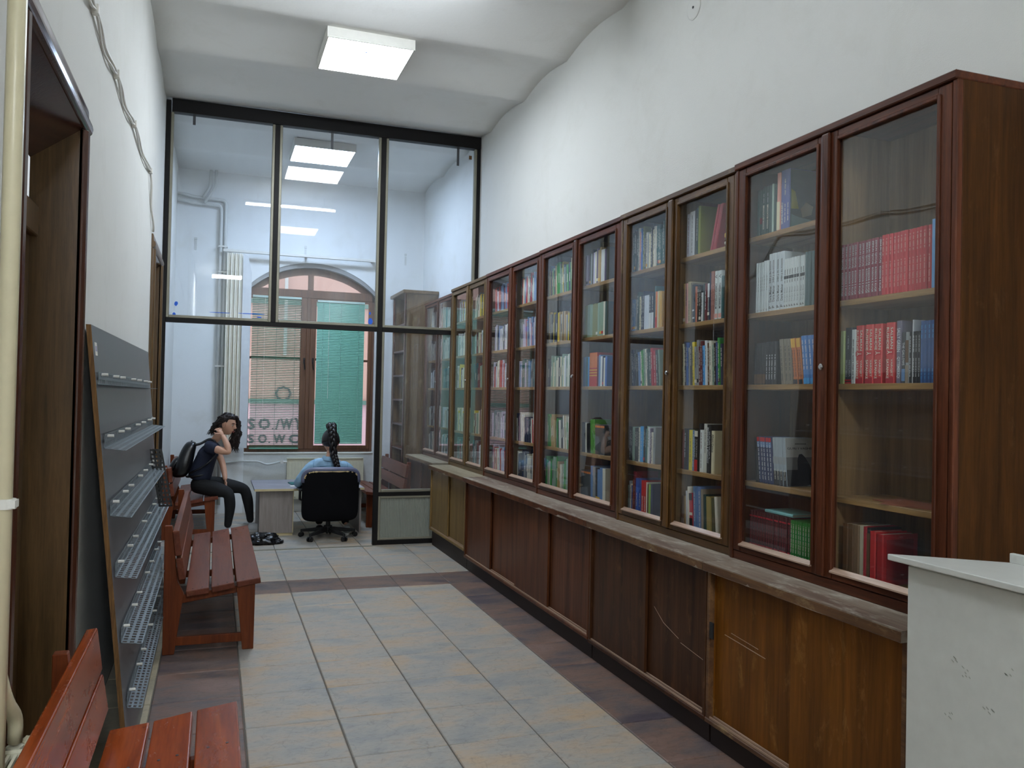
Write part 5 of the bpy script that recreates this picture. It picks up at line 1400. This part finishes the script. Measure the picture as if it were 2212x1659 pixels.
child('trousers', skin_mesh('trousers', tn, [(0, 1), (0, 2), (2, 3), (3, 4), (4, 5), (5, 6), (6, 7), (0, 8), (8, 9), (9, 10), (10, 11), (11, 12), (12, 13)], M['trouser']), girl, PO)
k = MB(); P = [(-.150 + -.0 + .126 * math.cos(a), 9.838 + .126 * math.sin(a), .665 + .02 * math.cos(a)) for a in [2 * PI * i / 24 for i in range(25)]]
k.tube(P, .010, 6); child('belt', k.mesh('belt', M['black_gl'], True), girl, PO)
def shoe(x, y, dx, dy, par, o, mat='c3c8cc'):
    d = Vector((dx, dy, 0)).normalized(); s = Vector((-d.y, d.x, 0)); b = Vector((x, y, 0))
    n, e = chain(*[(*(b + d * f + Vector((0, 0, z))), r) for f, z, r in ((-.035, .052, .046), (.02, .056, .050), (.09, .042, .044), (.15, .032, .034))])
    m1 = skin_mesh('shoe', n, e, M['white_pl'])
    for v in m1.vertices: v.co.z = max(v.co.z, .010)
    k = MB()
    k.prism([(b + d * f + s * w_)[:2] for f, w_ in ((-.07, -.018), (-.06, -.030), (.02, -.033), (.11, -.038), (.165, -.026), (.185, 0), (.165, .026), (.11, .038), (.02, .033), (-.06, .030), (-.07, .018))], 'z', .001, .022)
    so_ = k.mesh('sole', plain('d6d6d2', .6))
    l = MB()
    for i in range(4):
        c = b + d * (.035 + i * .022) + Vector((0, 0, .083 - i * .0085)); l.tube([c - s * .02 - Vector((0, 0, .008)), c + Vector((0, 0, .003)), c + s * .02 - Vector((0, 0, .008))], .0032, 5)
    m1.materials.clear(); m1.materials.append(plain(mat, .7))
    so = child('shoe', m1, par, o)
    place('sole', local(so_, o), so); place('laces', local(l.mesh('laces', M['navy'], True), o), so)
shoe(.165, 9.64, 1, -.25, girl, PO, 'd2d6da'); shoe(.420, 9.965, 1, -.12, girl, PO, 'd2d6da')
# wavy dark hair: a close cap and loose strands behind and in front of the far shoulder
k = MB()
def ss_(a_, b_, x_):
    t_ = max(0, min(1, (x_ - a_) / (b_ - a_))); return t_ * t_ * (3 - 2 * t_)
def cap(d):
    return 1 - .22 * ss_(.10, .55, d.x) * ss_(.72, .45, d.z) - .2 * ss_(-.45, -.1, d.x) * ss_(.30, .0, d.z) * (1 - ss_(.10, .55, d.x))
nu, nv = 56, 34; vs = []
for j in range(nv + 1):
    t_ = PI * .66 * j / nv
    for i in range(nu):
        q_ = 2 * PI * i / nu; d = Vector((math.sin(t_) * math.cos(q_), math.sin(t_) * math.sin(q_), math.cos(t_)))
        g_ = cap(d); vs.append(HW(d.x * .106 * g_ - .006, d.y * .086 * g_, d.z * .124 * g_ + .004 + .004 * math.sin(q_ * 9)))
k.add(vs, [(j * nu + i, (j + 1) * nu + i, (j + 1) * nu + (i + 1) % nu, j * nu + (i + 1) % nu) for j in range(nv) for i in range(nu)])
q = random.Random(12); roots = []
for i in range(95):      # near side, swept back behind the ear and down the back of the neck
    x0 = q.uniform(-.03, .06); a = HW(x0, -.01 - q.uniform(0, .05), .118 - abs(x0) * .3); b = HW(q.uniform(-.055, .0), -.086 - q.uniform(0, .012), q.uniform(.02, .07))
    c_ = HW(-.10 - q.uniform(0, .03), -.045 + q.uniform(-.03, .07), -.03 + q.uniform(-.03, .03)); e_ = HW(-.125 - q.uniform(0, .06), q.uniform(-.05, .06), -.12 - q.uniform(0, .05))
    roots.append([a, b, c_, e_])
for i in range(130):     # far side, falling past the cheek to chest height
    a = HW(q.uniform(.0, .075), .0 + q.uniform(0, .04), .116 - q.uniform(0, .012)); b = HW(q.uniform(.03, .098), .078 + q.uniform(0, .03), q.uniform(.0, .06))
    c_ = HW(q.uniform(.03, .135), .085 + q.uniform(-.01, .05), -.09 + q.uniform(-.03, .03)); e_ = Vector(HW(q.uniform(.02, .12), .09 + q.uniform(-.02, .04), -.16)) + Vector((q.uniform(-.03, .02), 0, -q.uniform(.05, .13)))
    roots.append([a, b, c_, e_])
for i in range(40):      # crown
    a = HW(q.uniform(-.05, .03), q.uniform(-.05, .05), .122); b = HW(-.085 - q.uniform(0, .02), q.uniform(-.06, .06), .06); c_ = HW(-.11, q.uniform(-.07, .07), -.03); e_ = HW(-.12 - q.uniform(0, .03), q.uniform(-.06, .06), -.11)
    roots.append([a, b, c_, e_])
strands(k, roots, 4, .0062)
child('hair', k.mesh('hair', M['hair'], True), girl, PO)
# backpack hanging from her shoulders
bp = thing('backpack', 'black leather backpack on the back of the leaning woman', 'backpack', (-.345, 9.83, .63))
k = MB()
def bagfn(d): return 1 + .05 * noise.noise(d * 3)
nu, nv = 32, 22; vs = []
for j in range(nv + 1):
    t_ = -PI / 2 + PI * j / nv
    for i in range(nu):
        q_ = 2 * PI * i / nu; sp = lambda v, e: math.copysign(abs(v) ** e, v)
        x = .075 * sp(math.cos(t_), .5) * sp(math.cos(q_), .7); y = .135 * sp(math.cos(t_), .5) * sp(math.sin(q_), .6); z = .195 * sp(math.sin(t_), .75)
        w_ = 1 + .05 * noise.noise(Vector((x * 9, y * 9, z * 9)))
        vs.append((x * w_ * (1.12 - z * .8) + .30 * z + .055, y * w_ * (1.05 - z * .7), z + .205))
k.add(vs, [(j * nu + i, j * nu + (i + 1) % nu, (j + 1) * nu + (i + 1) % nu, (j + 1) * nu + i) for j in range(nv) for i in range(nu)])
k.build('bag_body', M['black_gl'], bp, smooth=True)
k = MB(); vs = []
for j in range(11):
    t_ = -PI / 2 + PI * j / 10
    for i in range(20):
        q_ = 2 * PI * i / 20; vs.append((-.055 + .045 * math.cos(t_) * math.cos(q_) + .04 * math.sin(t_), .09 * math.cos(t_) * math.sin(q_), .15 + .085 * math.sin(t_)))
k.add(vs, [(j * 20 + i, j * 20 + (i + 1) % 20, (j + 1) * 20 + (i + 1) % 20, (j + 1) * 20 + i) for j in range(10) for i in range(20)])
k.build('front_pocket', M['black_gl'], bp, smooth=True)
for sy in (-1, 1):
    k = MB(); P = [(.145, sy * .075 , .36), (.21, sy * .085, .375), (.285, sy * .092, .425), (.345, sy * .095, .425), (.385, sy * .11, .36), (.355, sy * .145, .24), (.25, sy * .158, .14), (.10, sy * .125, .06)]
    pipe(P, .010, 'strap', 'black_gl', bp)
k = MB(); k.tube([(.12, -.03, .375), (.115, -.025, .405), (.115, .025, .405), (.12, .03, .375)], .008, 8); k.build('carry_loop', M['black_gl'], bp, smooth=True)

# ---- woman at the desk, seen from behind
WO = (1.21, 9.40, 0)
nodes = [(1.21, 9.40, .59, .075), (1.205, 9.385, .66, .075), (1.205, 9.365, .75, .080), (1.208, 9.36, .835, .060), (1.21, 9.37, .885, .045), (1.215, 9.385, .94, .042), (1.218, 9.40, .985, .045),
         (1.09, 9.36, .815, .06), (1.025, 9.365, .785, .052), (.955, 9.40, .68, .043), (.880, 9.45, .585, .036), (.92, 9.58, .588, .032), (1.0, 9.70, .585, .023),
         (1.325, 9.36, .80, .06), (1.392, 9.37, .765, .052), (1.455, 9.40, .66, .043), (1.515, 9.45, .58, .036), (1.46, 9.58, .588, .032), (1.38, 9.70, .585, .023),
         (1.12, 9.42, .57, .055), (1.10, 9.60, .475, .045), (1.10, 9.76, .43, .040), (1.13, 9.74, .30, .036), (1.15, 9.66, .10, .032),
         (1.30, 9.42, .57, .055), (1.34, 9.60, .475, .045), (1.37, 9.74, .43, .040), (1.40, 9.68, .30, .036), (1.43, 9.545, .11, .032)]
body = skin_mesh('person', nodes, edges, M['skin'])
hd, ey, ir, br, lp_, mo, HW = head_parts((1.218, 9.405, 1.055), (.06, 1, -.22), (0, .1, 1), 1.12)
parts = [(body, 0), (hd, 0)] + hand_mesh((1.0, 9.70, .585), (.4, .9, -.05), (0, .05, -1), (1, -.3, 0), .85, .3) + hand_mesh((1.38, 9.70, .585), (-.4, .9, -.05), (0, .05, -1), (-1, -.3, 0), .85, .3)
wom = tag(place('person', local(join_meshes('person', parts, [M['skin']]), WO)), 'woman in a light blue denim jacket sitting at the desk, dark braid down her back', 'person')
wom.location = WO
child('eye_white', ey.mesh('eye_white', plain('d8d4cc', .3), True), wom, WO); child('eyebrow', br.mesh('eyebrow', M['hair2'], True), wom, WO); child('lips', lp_.mesh('lips', M['lips'], True), wom, WO)
jn = [(1.21, 9.40, .58, .128), (1.205, 9.385, .66, .125), (1.205, 9.362, .75, .140), (1.208, 9.355, .83, .115), (1.21, 9.362, .878, .074),
      (1.09, 9.358, .815, .088), (1.01, 9.365, .785, .076), (.938, 9.40, .675, .064), (.876, 9.45, .590, .056), (.915, 9.58, .588, .050), (.975, 9.66, .586, .040),
      (1.325, 9.358, .803, .088), (1.408, 9.37, .765, .076), (1.475, 9.40, .655, .064), (1.522, 9.45, .586, .056), (1.465, 9.58, .588, .050), (1.405, 9.66, .586, .040)]
je = [(0, 1), (1, 2), (2, 3), (3, 4), (3, 5), (5, 6), (6, 7), (7, 8), (8, 9), (9, 10), (3, 11), (11, 12), (12, 13), (13, 14), (14, 15), (15, 16)]
jm = skin_mesh('denim_jacket', jn, je, M['denim'], 3)
for v in jm.vertices:
    nn_ = noise.noise(v.co * 14) * .009 + noise.noise(v.co * 34) * .004
    v.co += Vector((0, 0, 0)) + (v.co - Vector((1.21, 9.5, v.co.z))).normalized() * nn_
jk = child('denim_jacket', jm, wom, WO)
k = MB()                       # collar, yoke seam, shoulder seams
P = [(1.21 + .062 * math.cos(a), 9.368 + .058 * math.sin(a), .905 + .012 * math.sin(a)) for a in [PI * .98 + PI * 1.04 * i / 14 for i in range(15)]]
vs = []
for p in P: vs += [p, (1.21 + (p[0] - 1.21) * 1.5, 9.368 + (p[1] - 9.368) * 1.42, p[2] - .045)]
vs2 = [(x + (x - 1.21) * .07, y + (y - 9.368) * .07, z + .003) for x, y, z in vs]
fs = [(2 * i, 2 * i + 1, 2 * i + 3, 2 * i + 2) for i in range(14)]; n_ = len(vs)
k.add(vs + vs2, fs + [tuple(x + n_ for x in f[::-1]) for f in fs] + [(2 * i, 2 * i + 2, n_ + 2 * i + 2, n_ + 2 * i) for i in range(14)] + [(2 * i + 1, n_ + 2 * i + 1, n_ + 2 * i + 3, 2 * i + 3) for i in range(14)])
place('collar', local(k.mesh('collar', M['denim'], True), WO), jk)
k = MB()
def onback(x, z):           # a point on the jacket's back, found by casting along +y
    hit, co, nrm, _ = jk.ray_cast(Vector((x, 8.6, z)) - Vector(WO), Vector((0, 1, 0)))
    return (Vector(co) + Vector(WO) + Vector((0, -.0005, 0))) if hit else None
for path in ([(1.02 + .38 * i / 20, .80 - .015 * abs(i - 10) / 10) for i in range(21)], [(1.105 - .03 * i / 10, .80 - .16 * i / 10) for i in range(11)], [(1.315 + .03 * i / 10, .80 - .16 * i / 10) for i in range(11)],
             [(1.045 - .02 * math.sin(PI * i / 12), .875 - .15 * i / 12) for i in range(13)], [(1.375 + .02 * math.sin(PI * i / 12), .86 - .15 * i / 12) for i in range(13)]):
    P_ = [p_ for p_ in (onback(*q_) for q_ in path) if p_ is not None]
    if len(P_) > 2: k.tube(P_, .0035, 5)
place('seam', local(k.mesh('seam', M['denim_dk'], True), WO), jk)
# near-black legs below the chair, shoes
tn = [(1.21, 9.41, .575, .112), (1.12, 9.42, .56, .095), (1.10, 9.60, .475, .070), (1.10, 9.76, .43, .060), (1.13, 9.74, .30, .058), (1.15, 9.66, .10, .042), (1.30, 9.42, .56, .095), (1.34, 9.60, .475, .070), (1.37, 9.74, .43, .060), (1.40, 9.68, .30, .058), (1.43, 9.55, .11, .042)]
child('trousers', skin_mesh('trousers', tn, [(0, 1), (1, 2), (2, 3), (3, 4), (4, 5), (0, 6), (6, 7), (7, 8), (8, 9), (9, 10)], M['trouser']), wom, WO)
shoe(1.15, 9.66, .1, 1, wom, WO, '2c2c30'); shoe(1.435, 9.545, .25, 1, wom, WO, 'a9aeae')
# hair drawn up to a knot, then one plait
k = MB(); vs = []; nu, nv = 36, 22
for j in range(nv + 1):
    t_ = PI * .80 * j / nv
    for i in range(nu):
        q_ = 2 * PI * i / nu; d = Vector((math.sin(t_) * math.cos(q_), math.sin(t_) * math.sin(q_), math.cos(t_)))
        g_ = 1.0
        if d.z < -.15: g_ = .90 - .25 * (-d.z - .15)
        if d.x > .35 and d.z < .45: g_ = .82
        r_ = .0015 * math.sin(q_ * 24 + d.z * 7)
        vs.append(HW(d.x * (.106 + r_) * g_ - .006, d.y * (.088 + r_) * g_, d.z * .120 * g_ + .006))
k.add(vs, [(j * nu + i, (j + 1) * nu + i, (j + 1) * nu + (i + 1) % nu, j * nu + (i + 1) % nu) for j in range(nv) for i in range(nu)])
hr = child('hair', k.mesh('hair', M['hair2'], True), wom, WO)
SP = [Vector(HW(-.045, .0, .145)), Vector(HW(-.100, -.004, .135)), Vector(HW(-.128, -.008, .075)), Vector(HW(-.128, -.012, .0)), Vector((1.236, 9.272, .93)), Vector((1.250, 9.236, .87)), Vector((1.268, 9.222, .81)), Vector((1.284, 9.215, .755))]
def spl(f):
    f = max(0, min(f, .9999)) * (len(SP) - 1); i = int(f); t_ = f - i
    g = lambda j: SP[max(0, min(j, len(SP) - 1))]
    a, b, c_, d_ = g(i - 1), g(i), g(i + 1), g(i + 2)
    return b * 1.0 + (c_ - a) * .5 * t_ + (a - b * 2.5 + c_ * 2 - d_ * .5) * t_ * t_ + (b * 1.5 - a * .5 - c_ * 1.5 + d_ * .5) * t_ ** 3
k = MB(); n_ = 120
for s_ in range(3):
    P, rr = [], []
    for i in range(n_ + 1):
        f = i / n_; c_ = spl(f); wv = .025 * (1.2 - .55 * f); ph = f * 2 * PI * 4.0 + s_ * 2 * PI / 3
        tang = (spl(f + .01) - spl(f - .01)).normalized(); sx = Vector((1, 0, 0)); bk_ = tang.cross(sx).normalized()
        P.append(c_ + sx * wv * math.sin(ph) + bk_ * wv * .55 * math.sin(2 * ph)); rr.append(.0245 * (1.2 - .6 * f))
    k.tube(P, rr, 8)
k.ball(HW(-.062, 0, .130), .046, .046, .040, 16, 10)
place('braid', local(k.mesh('braid', M['hair2'], True), WO), hr)

# ------------------------------------------------------------------ crumpled bag on the floor
k = MB(); vs = []; nu, nv = 40, 20
for j in range(nv + 1):
    t_ = PI * j / nv
    for i in range(nu):
        q_ = 2 * PI * i / nu; d = Vector((math.sin(t_) * math.cos(q_), math.sin(t_) * math.sin(q_), math.cos(t_)))
        w_ = 1 + .30 * noise.noise(d * 2.2 + Vector((3, 1, 0))) + .16 * abs(noise.noise(d * 6)) - .10 * abs(noise.noise(d * 11))
        vs.append((d.x * .165 * w_, d.y * .13 * w_, max(0.001, .045 + d.z * .07 * w_)))
k.add(vs, [(j * nu + i, (j + 1) * nu + i, (j + 1) * nu + (i + 1) % nu, j * nu + (i + 1) % nu) for j in range(nv) for i in range(nu)])
vs = []
for j in range(13):
    t_ = PI * j / 12
    for i in range(24):
        q_ = 2 * PI * i / 24; d = Vector((math.sin(t_) * math.cos(q_), math.sin(t_) * math.sin(q_), math.cos(t_)))
        w_ = 1 + .35 * noise.noise(d * 2.6 + Vector((9, 1, 4))) + .15 * abs(noise.noise(d * 7)); vs.append((.12 + d.x * .09 * w_, -.03 + d.y * .06 * w_, max(.001, .022 + d.z * .03 * w_)))
k.add(vs, [(j * 24 + i, (j + 1) * 24 + i, (j + 1) * 24 + (i + 1) % 24, j * 24 + (i + 1) % 24) for j in range(12) for i in range(24)])
o = k.build('bag', M['black_gl'], smooth=False); o.location = (.50, 9.16, 0)
tag(o, 'crumpled shiny black bag lying on the floor by the bench', 'bag')
